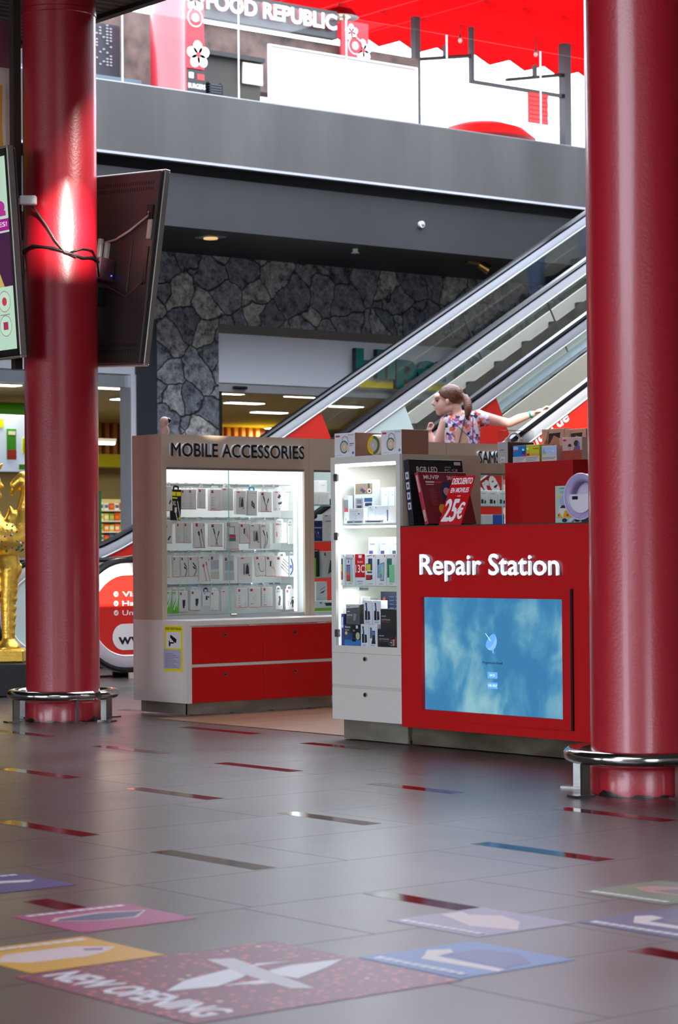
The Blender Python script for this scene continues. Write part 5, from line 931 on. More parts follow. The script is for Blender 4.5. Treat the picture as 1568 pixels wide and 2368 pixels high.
for s_ in (0, 1):
    x = .035+.13*s_
    limb(b, [Z((x, 0, 1.80)), Z((x, .01, 1.38)), Z((x, -.01, 1.06)), Z((x-.01, .0, 1.025))], [.085, .055, .038, .036]); limb(b, [Z((x, -.02, 1.022)), Z((x-.03, .13, 1.012))], [.034, .026])
remesh(b.build('body', skin, w), .0065, 3)
for s_ in (-1, 1):
    e = B().sph(Z((-.106, .036*s_, 2.368)), 1, (.012, .014, .008), 12).build('eye', mat((52, 36, 34), .3), w, smooth='all'); B().box(-.118, -.092, .036*s_-.012, .036*s_+.012, 2.388-ZR, 2.394-ZR, bev=.002).build('eyebrow', mat((96, 62, 46), .7), w)
hairm = mat((112, 66, 40), .38, bump=(60, .6), var=(14, (70, 40, 24), (1, 1, .2)))
t = bmesh.new(); bmesh.ops.create_uvsphere(t, u_segments=32, v_segments=24, radius=1); t.transform(Matrix.Translation(Z((.016, 0, 2.412))) @ Matrix.Diagonal((.113, .090, .100, 1)))
bmesh.ops.bisect_plane(t, geom=t.verts[:]+t.edges[:]+t.faces[:], plane_co=Z((-.02, 0, 2.372)), plane_no=(.62, 0, 1), clear_inner=True)
bmesh.ops.holes_fill(t, edges=t.edges[:]); b = B(); b._merge(t, 0)
limb(b, [Z((.085, -.02, 2.40)), Z((.112, -.03, 2.405))], [.045, .03]); b.build('hair', hairm, w, smooth='all')
b = B(); b.tube([Z(p) for p in [(.105, -.03, 2.405), (.135, -.055, 2.395), (.155, -.085, 2.35), (.158, -.115, 2.29), (.150, -.128, 2.24), (.142, -.125, 2.20)]], [.02, .03, .036, .036, .024, .006], 14); b.build('ponytail', hairm, w, smooth='all')
B().tube([Z((.107+.024*math.cos(a)*.4, -.034+.024*math.sin(a), 2.405+.024*math.cos(a))) for a in [2*PI*k/14 for k in range(14)]], .006, 6, closed=True).build('hair_tie', mat((60, 66, 84), .6), w, smooth='all')
b = B(); b.lathe([(0, 1.74-ZR), (.178, 1.74-ZR), (.168, 1.86-ZR), (.150, 1.97-ZR), (.160, 2.08-ZR), (.166, 2.15-ZR), (.148, 2.21-ZR), (.105, 2.245-ZR), (.062, 2.265-ZR), (0, 2.268-ZR)], (0, 0, 0), 36, mx=Matrix.Translation((.105, 0, 0)) @ Matrix.Diagonal((1, .70, 1, 1)))
limb(b, [Z((.19, -.005, 2.20)), Z((.25, -.005, 2.225)), Z((.305, -.003, 2.205))], [.068, .066, .062], 18); limb(b, [Z((.03, 0, 2.19)), Z((-.02, -.005, 2.195))], [.066, .06], 18)
remesh(b.build('floral_top', floral(), w), .008, 5)
b = B()
for s_ in (0, 1):
    x = .035+.13*s_; limb(b, [Z((x, 0, 1.80)), Z((x, .01, 1.38)), Z((x, -.01, 1.10))], [.095, .066, .055])
b.sph(Z((.1, 0, 1.79)), 1, (.172, .118, .09)); remesh(b.build('trousers', mat((52, 62, 92), .7), w), .012)
for s_ in (0, 1):
    x = .035+.13*s_; b = B(); limb(b, [Z((x, -.03, 1.022)), Z((x-.03, .145, 1.012))], [.040, .032]); b.build('shoe', mat((226, 226, 228), .5), w, smooth='all')
def on_back(u, z): return Z((u, -.70*math.sqrt(max(.0004, .172**2-(u-.105)**2))-.006, z))
B().tube([on_back(.135-.075*k/10, 2.245-.30*k/10) for k in range(11)], 0, prof=[(-.011, -.002), (.011, -.002), (.011, .002), (-.011, .002)]).build('bag_strap', mat((24, 24, 28), .5), w)
b = B(); b.tube([on_back(.0+.20*k/10, 2.205-.19*k/10) for k in range(11)], .0035, 6).tube([on_back(.198-.003*k/10, 2.215-.20*k/10) for k in range(11)], .0035, 6)
for k in range(6): b.tube([on_back(.197, 2.015), on_back(.175+.012*k, 1.975), on_back(.165+.016*k, 1.93)], .003, 6)
b.build('drawstring', mat((70, 60, 160), .5), w, smooth='all')
B().lathe([(.0285, -.008), (.031, -.004), (.031, .004), (.0285, .008)], n=20, mx=Matrix.Translation(Z((.697, -.080, 2.241))) @ Vector((.715-.60, -.053, .037)).to_track_quat('Z', 'Y').to_matrix().to_4x4()).build('wristband', mat((0, 140, 130), .4), w, smooth='all')

# two riders higher up on the far escalator: hidden by the right column, their legs mirror in the glass
def rider(x, top_c, jean_c, hair_c, lab):
    z0 = .12+.5774*(x-11.8); zs = .1+.5774*(12.1+.4*round((x-12.1)/.4)-11.8)+.028
    r = thing('person', lab, 'person', (12.1+.4*round((x-12.1)/.4), 17.6, zs), math.radians(-60)); b = B()
    limb(b, [(0, 0, .98), (0, 0, 1.2), (0, 0, 1.38)], [.13, .13, .12], 18); limb(b, [(0, 0, 1.42), (0, -.01, 1.52)], [.055, .05]); b.sph((0, -.01, 1.62), 1, (.078, .098, .115), 20); limb(b, [(0, -.10, 1.62), (0, -.118, 1.60)], [.012, .012], 8); limb(b, [(0, -.05, 1.53), (0, -.08, 1.535)], [.045, .03])
    for s_ in (-1, 1):
        limb(b, [(.14*s_, 0, 1.40), (.20*s_, .02, 1.40), (.235*s_, .03, 1.12), (.23*s_, -.03, .88)], [.06, .055, .042, .026]); b.sph((.228*s_, -.05, .80), 1, (.02, .034, .05), 12)
        for k in range(4): limb(b, [(.228*s_, -.075+.018*k, .77), (.226*s_, -.08+.018*k, .72), (.218*s_, -.078+.018*k, .69)], [.009, .0085, .007], 8)
        limb(b, [(.222*s_, -.085, .81), (.212*s_, -.10, .76)], [.011, .008], 8); limb(b, [(.09*s_, 0, .95), (.09*s_, -.01, .5), (.09*s_, .01, .08)], [.085, .055, .04])
    remesh(b.build('body', skin, r), .008, 3)
    b = B()
    for s_ in (-1, 1): limb(b, [(.09*s_, 0, .95), (.09*s_, -.012, .5), (.092*s_, .005, .09)], [.105, .078, .068])
    b.sph((0, 0, .95), 1, (.175, .125, .12)); remesh(b.build('jeans', mat(jean_c, .75, var=(9, tuple(min(255, v+30) for v in jean_c), (1, 1, 1))), r), .012)
    b = B(); limb(b, [(0, 0, .95), (0, 0, 1.2), (0, 0, 1.38)], [.165, .155, .14], 18)
    for s_ in (-1, 1): limb(b, [(.13*s_, 0, 1.39), (.205*s_, .02, 1.39), (.225*s_, .025, 1.24)], [.08, .07, .062])
    remesh(b.build('shirt', mat(top_c, .7), r), .012)
    for s_ in (-1, 1): b = B(); limb(b, [(.09*s_, .04, .045), (.095*s_, -.14, .035)], [.044, .034]); b.build('shoe', mat((60, 60, 64), .5), r, smooth='all')
    b = B().sph((0, .012, 1.655), 1, (.088, .10, .095), 20); b.build('hair', mat(hair_c, .5), r, smooth='all')
rider(18.27, (60, 66, 80), (116, 138, 176), (60, 44, 34), 'person in blue jeans on the far escalator, mirrored in its glass beside the column')
rider(19.0, (120, 116, 110), (130, 146, 176), (40, 34, 30), 'person in grey-blue jeans a step higher on the far escalator behind the column')
# ------------------------------------------------------------------ screens strapped to the left column
def hung_screen(lab, c, yaw, tilt, roll, w_, h_, back):
    M = Matrix.Translation(c) @ Matrix.Rotation(math.radians(yaw), 4, 'Z') @ Matrix.Rotation(math.radians(tilt), 4, 'X') @ Matrix.Rotation(math.radians(roll), 4, 'Y')
    t = thing('television', lab, 'screen', M=M); W2, H2 = w_/2, h_/2
    shell = mat((54, 44, 42), .45, bump=(300, .1))
    B().box(-W2+.012, W2-.012, .022, .062, -H2+.012, H2-.012, bev=.012, seg=2).build('rear_shell', shell, t)
    b = B(); s_ = mat((176, 170, 160), .3, metal=.7)
    for a in ((-W2, W2, H2-.014, H2), (-W2, W2, -H2, -H2+.014), (-W2, -W2+.014, -H2+.014, H2-.014), (W2-.014, W2, -H2+.014, H2-.014)): b.box(a[0], a[1], -.012, .034, a[2], a[3], bev=.004)
    b.build('bezel', s_, t)
    b = B()
    for a in ((-W2+.02, W2-.02, H2-.06, H2-.02), (-W2+.02, W2-.02, -H2+.02, -H2+.06), (-W2+.02, -W2+.05, -H2+.02, H2-.02), (W2-.05, W2-.02, -H2+.02, H2-.02)): b.box(a[0], a[1], -.006, .02, a[2], a[3])
    b.build('black_border', mat((14, 14, 15), .25), t)
    return t, W2, H2
t, W2, H2 = hung_screen('large tilted screen seen from behind, hung right of the left column', (8.56, 12.97, 2.964), 98.421, 6.642, -2.575, .80, 1.30, True)
B().box(-W2+.05, W2-.05, 0, .022, -H2+.05, H2-.05).build('display', mat((20, 22, 26), .2), t)
for z in (H2-.09, H2-.13, -H2+.09, -H2+.13):
    b = B()
    for k in range(30): b.box(-W2+.07+k*.022, -W2+.077+k*.022, .061, .0635, z-.012, z+.012)
    b.build('vent_slots', mat((20, 16, 16), .6), t)
B().box(-W2+.04, -W2+.10, .03, .075, H2-.34, H2-.24, bev=.004).build('cable_recess', mat((16, 14, 14), .6), t); B().box(-W2+.035, -W2+.075, .05, .076, H2-.47, H2-.34, bev=.004).build('sticker_plate', mat((176, 172, 164), .5), t)
B().box(-W2+.045, -W2+.075, .055, .07, -.12, .13, bev=.003).build('connector_cover', mat((22, 18, 18), .5), t)
B().box(-.19, .21, .06, .070, -.17, .19, bev=.004).build('mount_plate', mat((62, 46, 44), .4), t)
B().box(-.055, .075, .07, .21, -.10, .05, bev=.01).build('media_box', mat((84, 50, 58), .4), t); B().cyl((-.054, .1, -.06), (-.058, .1, -.06), .005, n=8).build('status_light', mat((60, 90, 255), .3, emit=5, ecol=(40, 70, 255)), t)
B().box(.0, .09, .07, .16, -.26, -.14, bev=.01).build('power_supply', mat((20, 18, 20), .5), t)
B().box(.02, .05, .07, .10, .05, .17, bev=.003).box(.09, .12, .07, .10, .06, .2, bev=.003).build('bracket_arm', mat((200, 196, 190), .4), t)
B().tube([(-W2+.075, .075, H2-.29), (-W2+.06, .085, H2-.32), (-.16, .078, .24), (-.03, .074, .19), (.06, .09, .17)], .008, 8).build('white_cable', mat((190, 170, 160), .5), t, smooth='all')
B().tube([(-W2+.06, .075, -.1), (-.2, .078, -.2), (-.08, .1, -.15), (.03, .15, -.1)], .004, 6).build('thin_cable', mat((90, 60, 60), .5), t, smooth='all')
t, W2, H2 = hung_screen('large tilted advertising screen at the left edge, hung left of the column', (7.705, 13.272, 3.016), -91.815, 4.262, .525, .88, 1.35, False)
scr = B().box(-W2+.05, W2-.05, -.004, .022, -H2+.05, H2-.05).build('display', mat((186, 214, 190), .2, emit=.55, ecol=(176, 206, 184)), t)
E_ = lambda c, e=.5: mat(c, .3, emit=e)
mgn, blk, pk = E_((156, 0, 130)), E_((60, 0, 60), .3), E_((214, 120, 120))
mx = Matrix.Translation((-W2+.05, -.004, -H2+.05))
art(scr, 'printed_advert', [('r', 0, 1, .615, .675, mgn), ('t', '\u00a1MUJERES!', .45, .965, .628, .66, E_((236, 226, 236))), ('r', .1, 1, .33, .605, pk), ('p', [(.55, .33), (.62, .5), (.74, .605), (1, .605), (1, .33)], E_((70, 10, 70), .3)), ('p', [(.6, .33), (.74, .46), (.86, .33)], E_((196, 170, 90))), ('r', .62, .8, .53, .57, E_((120, 180, 170))), ('e', .6, .2, .0, .0, mgn)][:-1] +
    [('e', .84, .255, .1, .055, E_((130, 110, 110))), ('e', .84, .255, .094, .051, E_((186, 214, 190), .55)), ('e', .84, .255, .04, .022, E_((190, 50, 70))), ('e', .84, .13, .1, .055, E_((130, 110, 110))), ('e', .84, .13, .094, .051, E_((186, 214, 190), .55)), ('r', .8, .88, .11, .15, E_((160, 40, 90))), ('r', .76, .92, .185, .19, E_((120, 130, 120))), ('e', .86, .735, .09, .035, E_((176, 40, 140))), ('r', .74, .96, .69, .715, E_((176, 40, 140)))], .78, 1.25, mx=mx)
B().box(W2-.02, W2+.03, .0, .03, .28, .32).box(W2+.02, W2+.11, -.02, .035, .275, .345, bev=.014, seg=3).build('plug_adapter', mat((226, 228, 228), .35), t) if False else None
t = thing('plug_adapter', 'white plug adapter on the edge of the left screen', 'adapter', (7.83, 12.94, 3.36))
B().box(-.035, .075, -.03, .03, -.028, .032, bev=.012, seg=3, mx=Matrix.Rotation(math.radians(-38.8), 4, 'Z')).box(-.07, -.035, -.018, .018, -.022, .012, mx=Matrix.Rotation(math.radians(-38.8), 4, 'Z')).build('body', mat((226, 228, 228), .35), t)
# cables around the column
def ring_pt(deg, z, r=.252): a = math.atan2(-13.031, -8.151)+math.radians(deg); return (8.151+r*math.cos(a), 13.031+r*math.sin(a), z)
t = thing('power_cable', 'black cables wrapped around the left column between the screens', 'cable', (8.151, 13.031, 3.0))
B().tube([ring_pt(-88, 3.02), ring_pt(-70, 3.06), ring_pt(-45, 3.08), ring_pt(-10, 3.055), ring_pt(15, 3.02), ring_pt(35, 3.0), ring_pt(55, 3.01), ring_pt(78, 2.99)], .009, 8).build('tie_cable', BLACK, t, wc=True, smooth='all')
B().tube([ring_pt(15, 3.03), ring_pt(35, 3.06), ring_pt(55, 3.055), ring_pt(70, 3.0), ring_pt(84, 2.9)], .006, 8).build('loop_cable', BLACK, t, wc=True, smooth='all')
B().tube([ring_pt(-42, 3.34, .27), ring_pt(-32, 3.27), ring_pt(-20, 3.2), ring_pt(-8, 3.11), ring_pt(6, 3.03), ring_pt(24, 3.0)], .007, 8).build('adapter_cable', mat((60, 56, 54), .4), t, wc=True, smooth='all')
B().tube([ring_pt(-74, 3.03), ring_pt(-72, 2.93), ring_pt(-69, 2.88), ring_pt(-66, 2.95), ring_pt(-70, 3.03)], .005, 6).build('hanging_loop', BLACK, t, wc=True, smooth='all')

# banner behind the left column
t = thing('hanging_banner', 'tall printed fabric banner hanging behind the left column', 'banner', (7.6, 13.8, 2.41))
b = B(); nx = 24
tt = bmesh.new(); V = [[tt.verts.new((6.9+1.37*i/nx, 13.80+.02*math.sin(i*.9)+dy, z)) for i in range(nx+1)] for z in (2.41, 4.72) for dy in (0, .004)]
for i in range(nx):
    tt.faces.new((V[0][i], V[0][i+1], V[2][i+1], V[2][i])); tt.faces.new((V[1][i+1], V[1][i], V[3][i], V[3][i+1]))
    tt.faces.new((V[2][i], V[2][i+1], V[3][i+1], V[3][i])); tt.faces.new((V[0][i+1], V[0][i], V[1][i], V[1][i+1]))
b._merge(tt, 0); b.build('fabric', mat((208, 206, 190), .7), t, wc=True)
y = 13.775
b = B().box(6.9, 8.26, y-.001, y, 4.40, 4.72, mi=0)
b.prism([(7.4, 3.80), (8.26, 3.72), (8.26, 3.26), (7.4, 3.55)], y, y-.001, mi=1)
b.prism([(7.3, 4.2), (8.16, 4.28), (8.155, 4.0), (8.19, 3.56), (7.3, 3.45)], y-.0015, y-.0025, mi=2).prism([(7.3, 3.42), (8.22, 3.56), (8.195, 3.49), (8.22, 3.40), (7.3, 3.3)], y-.003, y-.004, mi=5)
for i in range(7):
    z = 4.19-.09*i; b.prism([(8.055, z), (8.13, z+.03), (8.135, z), (8.09, z-.02), (8.13, z-.04), (8.12, z-.06), (8.05, z-.045)], y-.003, y-.004, mi=3)
b.text('ci\u00f3n', 8.03, 8.19, 3.44, 3.52, y-.0045, .001, mi=3).box(8.215, 8.221, y-.001, y, 2.41, 4.4, mi=4)
b.build('printed_design', [mat((120, 72, 84), .6), mat((0, 92, 120), .6), mat((206, 152, 28), .6), mat((28, 24, 18), .6), mat((110, 96, 88), .6), mat((216, 176, 60), .6)], t, wc=True)

# golden statue on its plinth, left edge
gold = mat((240, 196, 84), .36, metal=.9, bump=(45, .35), name='gold_leaf')
M = Matrix.Translation((9.20, 15.60, 0)) @ Matrix.Rotation(math.radians(-38.8), 4, 'Z')
p = thing('statue_plinth', 'black box plinth under the golden statue', 'plinth', M=M); B().box(-.3, .33, -.25, .25, 0, .255, bev=.01).build('box', mat((22, 22, 22), .4), p)
g = thing('golden_statue', 'golden bird-bodied statue at the left edge beside the column', 'statue', M=M @ Matrix.Translation((0, 0, .256)))
b = B().box(-.22, .20, -.18, .18, 0, .10, bev=.012); b.build('base_block', gold, g)
h0 = .256; b = B()
for s_ in (-.09, .06):
    limb(b, [(s_, 0, .10), (s_, 0, .16), (s_+.0, 0, .45), (s_+.02, 0, .72), (s_-.02, 0, .86)], [.085, .05, .058, .075, .10]); b.lathe([(.10, .10), (.085, .13), (.055, .17)], (s_, 0, 0), 20)
    for k in range(7): b.sph((s_+.045+.004*k, -.02, .22+.065*k), .016, (1, 1, 1.3), 10)
limb(b, [(.07, 0, .62), (.13, 0, .70), (.16, 0, .74)], [.05, .04, .012])
b.sph((.0, 0, .95), 1, (.24, .17, .155), 24); b.sph((-.1, 0, 1.05), 1, (.13, .12, .18), 20)
limb(b, [(.12, 0, .96), (.18, 0, 1.05), (.20, 0, 1.16), (.23, 0, 1.28), (.23, 0, 1.38), (.18, 0, 1.41), (.12, 0, 1.36), (.095, 0, 1.29)], [.12, .105, .075, .07, .065, .055, .045, .02])
limb(b, [(.08, -.05, 1.04), (.10, -.05, 1.12), (.085, -.05, 1.19)], [.05, .045, .012]); limb(b, [(-.1, 0, 1.15), (-.1, 0, 1.25)], [.08, .06])
b.sph((-.08, 0, 1.36), 1, (.095, .085, .12), 20); limb(b, [(.0, 0, 1.37), (.02, 0, 1.345)], [.014, .018], 10); b.sph((-.01, 0, 1.27), .03); b.sph((-.1, 0, 1.46), 1, (.07, .07, .08)); limb(b, [(-.05, 0, 1.44), (.0, 0, 1.5), (.03, 0, 1.53)], [.03, .02, .005])
remesh(b.build('figure', gold, g), .012, 3)
rnd = random.Random(3)
cols_ = [(60, 80, 170), (226, 230, 240), (60, 160, 90), (40, 60, 90), (190, 40, 40)]
for k in range(48):
    a = rnd.uniform(-1.9, .5); ph = rnd.uniform(-.8, .8); x, y_, z = .245*math.cos(ph)*math.cos(a), -.172*math.cos(ph)*abs(math.sin(a-.6)), .95+.158*math.sin(ph)
    nrm = math.sqrt((x/.24)**2+(y_/.17)**2+((z-.95)/.155)**2); x /= nrm; y_ /= nrm; z = .95+(z-.95)/nrm
    B().sph((x, y_-.001, z), .008, n=8).build('glass_jewel', mat(cols_[k % 5], .15), g)

# ------------------------------------------------------------------ upper terrace and food court
TST = mat((112, 88, 80), .85, bump=(6, 1.0), var=(3.5, (70, 56, 52), (1, 1, 1)))
struct(B().box(14, 18.86, 26.6, 26.9, 5.6, 8.5).box(18.86, 23.0, 26.6, 26.9, 7.65, 8.5).build('wall_terrace', TST))
def trans_mat():
    m, nt, p = nodes_mat('white_translucent_sheet'); tr = nt.nodes.new('ShaderNodeBsdfTranslucent'); tr.inputs[0].default_value = (.92, .92, .92, 1); mx = nt.nodes.new('ShaderNodeMixShader'); mx.inputs[0].default_value = .92
    p.inputs['Base Color'].default_value = (.85, .85, .85, 1); nt.links.new(p.outputs[0], mx.inputs[1]); nt.links.new(tr.outputs[0], mx.inputs[2]); nt.links.new(mx.outputs[0], nt.nodes['Material Output'].inputs[0]); return m
t = thing('wind_screen', 'bright white translucent wind screen on the terrace below the restaurant sign', 'screen', (20.3, 25, 5.6)); tt = bmesh.new()
tt.faces.new([tt.verts.new(v) for v in ((18.97, 25, 5.62), (21.55, 25, 5.62), (21.55, 25, 7.9), (18.97, 25, 7.9))]); b = B(); b._merge(tt, 0); b.build('sheet', trans_mat(), t, wc=True)
B().box(18.94, 18.97, 24.98, 25.02, 5.6, 7.92).box(21.55, 21.58, 24.98, 25.02, 5.6, 7.92).box(18.97, 21.55, 24.985, 25.015, 7.9, 7.92).build('frame', WHITE, t, wc=True)
t = thing('restaurant_sign', 'black restaurant sign with large white letters above the terrace', 'sign', (18.6, 26.45, 8.45))
B().box(18.86, 21.28, 26.42, 26.55, 8.54, 8.94).build('panel', mat((44, 42, 42), .5), t, wc=True)
B().text('FOOD REPUBLIC', 18.89, 21.22, 8.64, 8.875, 26.42, .07, bold=.035, side=1).build('lettering', [mat((226, 226, 228), .4), mat((150, 20, 34), .5)], t, wc=True)
def flower(b, x, z, s, y, mi=1):
    for k in range(5):
        a = 2*PI*k/5+.4; b.prism([(x+u*s, z+v*s) for u, v in [(q*math.cos(a)-r_*math.sin(a), q*math.sin(a)+r_*math.cos(a)) for q, r_ in circ(.55, 0, .5, .42, n=12)]], y, y-.004, mi=mi)
    b.prism(circ(x, z, s*.2, n=10), y-.004, y-.006, mi=0)
def redpanel(lab, x0, x1, z0, z1, fl, rnd_=False):
    t = thing('flower_banner', lab, 'banner', (x0, 26.4, z0), group=None); y = 26.36
    B().box(x0, x1, y, y+.04, z0, z1, bev=.0).build('panel', mat((196, 26, 40), .5), t, wc=True)
    B().box((x0+x1)/2-.02, (x0+x1)/2+.02, y+.04, 26.6, min(z1, 8.5)-.12, min(z1, 8.5)-.08).build('wall_bracket', BLACK, t, wc=True)
    b = B(); [flower(b, x, z, s, y) for x, z, s in fl]; b.prism(circ((x0+x1)/2, (z0+z1)/2, .13, n=24), y, y-.004, mi=1).prism(circ((x0+x1)/2, (z0+z1)/2, .115, n=24), y-.004, y-.006, mi=0).prism(circ((x0+x1)/2, (z0+z1)/2, .06, n=16), y-.006, y-.008, mi=1)
    b.build('flower_print', [mat((196, 26, 40), .5), mat((232, 232, 230), .5)], t, wc=True); return t
redpanel('red banner with white flowers left of the restaurant sign', 18.55, 18.85, 7.78, 9.2, [(18.7, 8.75, .17), (18.75, 7.98, .19)])
redpanel('red banner with white flowers right of the restaurant sign', 21.31, 21.82, 8.12, 8.82, [(21.5, 8.66, .12), (21.72, 8.42, .16)])
t = thing('menu_poster', 'black burger poster below the left flower banner', 'poster', (18.7, 26.4, 7.2)); y = 26.35
B().box(18.55, 18.87, y, y+.03, 7.2, 7.76).build('sheet', mat((26, 22, 22), .5), t, wc=True)
B().text('BURGERS', 18.57, 18.86, 7.50, 7.57, y, .004).box(18.58, 18.66, y-.004, y, 7.64, 7.72, mi=0).box(18.72, 18.84, y-.004, y, 7.63, 7.71, mi=1).prism(circ(18.72, 7.26, .17, .12, n=20), y, y-.004, mi=2).build('printed_design', [mat((226, 220, 220), .5), mat((190, 40, 40), .5), mat((206, 120, 60), .5)], t, wc=True)
t = thing('kitchen_hatch', 'dark kitchen opening below the restaurant sign', 'hatch', (19.4, 26.6, 7.2))
B().box(18.9, 19.93, 26.5, 26.58, 7.1, 8.02).build('opening', mat((40, 32, 24), .6), t, wc=True); B().box(18.9, 19.93, 26.38, 26.5, 8.02, 8.08).build('lintel', BLACK, t, wc=True); B().box(18.9, 19.93, 26.3, 26.5, 7.22, 7.43).build('serving_counter', mat((206, 190, 160), .5), t, wc=True)
t = thing('menu_board', 'cream menu board in the kitchen opening', 'board', (19.7, 26.45, 7.72)); B().box(19.58, 19.93, 26.44, 26.47, 7.70, 8.0).build('panel', mat((214, 200, 184), .5), t, wc=True)
t = thing('plastic_crate', 'dark plastic crate on the upstairs serving counter', 'crate', (19.0, 26.36, 7.43)); b = B()
for k in range(5): b.box(18.9, 19.13, 26.31, 26.48, 7.432+.035*k, 7.455+.035*k)
b.box(18.9, 18.92, 26.31, 26.48, 7.432, 7.62).box(19.11, 19.13, 26.31, 26.48, 7.432, 7.62).build('slats', mat((40, 44, 50), .5), t, wc=True)
# folded red awning
def awn_mat():
    m, nt, p = nodes_mat('red_awning'); tr = nt.nodes.new('ShaderNodeBsdfTranslucent'); tr.inputs[0].default_value = lin((150, 2, 5)); mx = nt.nodes.new('ShaderNodeMixShader'); mx.inputs[0].default_value = .55
    p.inputs['Base Color'].default_value = lin((226, 8, 12)); p.inputs['Roughness'].default_value = .7; p.inputs['Specular IOR Level'].default_value = .1
    nt.links.new(p.outputs[0], mx.inputs[1]); nt.links.new(tr.outputs[0], mx.inputs[2]); nt.links.new(mx.outputs[0], nt.nodes['Material Output'].inputs[0]); return m
AZ = 9.55
t = thing('terrace_awning', 'bright red folded fabric awning over the upstairs terrace', 'awning', (26, 28, AZ)); tt = bmesh.new(); rows_ = []
NX = 40
for yy in (25.3, 27.5, 30.05): rows_.append([tt.verts.new((20.9+.42*i, yy, AZ+(.17 if i % 2 else 0))) for i in range(NX+1)])
for j in range(2):
    for i in range(NX): a, c = rows_[j], rows_[j+1]; tt.faces.new((a[i], a[i+1], c[i+1], c[i]))
b = B(); b._merge(tt, 0); b.build('fabric', awn_mat(), t, wc=True)
b = B()
for i in range(1, NX, 2): b.box(20.9+.42*i-.012, 20.9+.42*i+.012, 25.3, 30.05, AZ+.145, AZ+.165)
b.build('pleat_seams', mat((214, 70, 74), .6), t, wc=True)
pm = mat((30, 30, 32), .45)
for yy in (25.5, 27.0, 28.5, 30.0): B().box(20.9, 37.6, yy-.03, yy+.03, AZ+.17, AZ+.23).build('crossbar', pm, t, wc=True)
def post(x, y_, z0, z1, lab, s_=.05): t = thing('awning_post', lab, 'post', (x, y_, z0)); B().box(x-s_, x+s_, y_-s_, y_+s_, z0, z1).build('tube', pm, t, wc=True); return t
post(24.15, 28, 5.6, AZ-.005, 'grey post carrying the red awning, beside the flower banner', .055)
post(27.45, 28, 5.6, AZ-.005, 'dark post carrying the red awning, next to the right column', .075)
t = post(25.34, 28, 8.65, AZ-.005, 'short dark awning post with a horizontal rail', .035); B().box(25.30, 27.4, 27.97, 28.03, 8.63, 8.69).build('rail', pm, t, wc=True)
for xa, za, xb, zb_ in ((24.2, 8.88, 25.35, 9.08), (26.1, 8.78, 27.4, 9.02)): B().cyl((xa, 28, za), (xb, 28, zb_), .03, n=8).box((xa+xb)/2-.03, (xa+xb)/2+.03, 27.97, 28.03, (za+zb_)/2, (za+zb_)/2+.2).build('bracket_arm', pm, t, wc=True)
t = thing('roller_blind', 'small red slatted roller blind hanging on the terrace rail', 'blind', (26.77, 28, 8.12)); b = B()
for k in range(7): b.box(26.54, 27.0, 27.93+.01*(k % 2), 27.965, 8.12+.073*k, 8.19+.073*k, bev=.006)
b.build('slats', mat((206, 16, 18), .5), t, wc=True)
t = thing('red_parasol', 'red curved parasol top behind the glass railing', 'parasol', (26.1, 28.6, 5.6)); b = B()
b.lathe([(0, .30), (.4, .27), (.7, .17), (.9, 0), (.88, -.02), (.6, .12), (0, .26)], n=28, c=(26.1, 28.6, 7.86)).build('canopy', mat((210, 20, 18), .6), t, wc=True, smooth=True); B().cyl((26.1, 28.6, 5.6), (26.1, 28.6, 8.13), .025).build('pole', pm, t, wc=True)
for i, (x, y_, z) in enumerate([(25.1, 28.0, 9.33), (26.78, 28.0, 9.32), (27.62, 28.2, 9.1)]):
    t = thing('light_bulb', 'bare bulb hanging from the red awning, %s of three' % ('left', 'middle', 'right')[i], 'bulb', (x, y_, z), group='bulbs under the awning')
    B().cyl((x, y_, z+.05), (x, y_, AZ+.02), .006, n=6).build('wire', BLACK, t, wc=True); B().cyl((x, y_, z), (x, y_, z+.06), .02, n=10).build('socket', BLACK, t, wc=True); B().sph((x, y_, z-.03), .032, (1, 1, 1.3), 12).build('bulb', mat((230, 220, 200), .2), t, wc=True, smooth='all')
t = thing('pendant_lamp', 'dark red perforated pendant lamp under the awning', 'lamp', (22.6, 28.0, 9.3)); b = B().lathe([(.02, .18), (.2, .12), (.3, 0), (.28, 0), (0, .05)], c=(22.6, 28.0, 9.32), n=28)
for k in range(9): a = 2*PI*k/9; b.sph((22.6+.15*math.cos(a), 28.0+.15*math.sin(a), 9.34), .025, n=8, mi=1)
b.build('shade', [mat((90, 10, 14), .4), mat((236, 200, 160), .4, emit=2)], t, wc=True, smooth=True); B().cyl((22.6, 28.0, 9.5), (22.6, 28.0, 9.545), .01, n=6).build('cord', BLACK, t, wc=True)
# dark counters and screens upstairs on the left
t = thing('food_counter', 'dark food counter upstairs left of the pale column', 'counter', (15.5, 25.5, 5.6)); B().box(13.8, 16.95, 25.6, 26.4, 5.6, 8.0).build('back_unit', mat((40, 42, 48), .35), t, wc=True); B().box(13.8, 16.95, 25.1, 25.6, 5.6, 7.2).build('front_unit', mat((90, 104, 116), .4), t, wc=True)
b = B(); rnd = random.Random(5)
for x0 in (15.55, 16.4):
    for i in range(8):
        for j in range(14):
            if rnd.random() < .55: b.box(x0+.055*i, x0+.055*i+.03, 25.585, 25.598, 7.45+.04*j, 7.45+.04*j+.02)
b.build('glass_dots', mat((150, 150, 156), .4), t, wc=True)
t = thing('tube_light', 'bright tube light upstairs behind the railing', 'light', (15.7, 24.9, 7.28)); B().cyl((15.35, 25.25, 7.29), (16.25, 25.25, 7.29), .03, n=10).build('tube', mat((255, 250, 235), .5, emit=8), t, wc=True); B().cyl((15.8, 25.25, 7.2005), (15.8, 25.25, 7.27), .012, n=6).build('bracket', WHITE, t, wc=True)
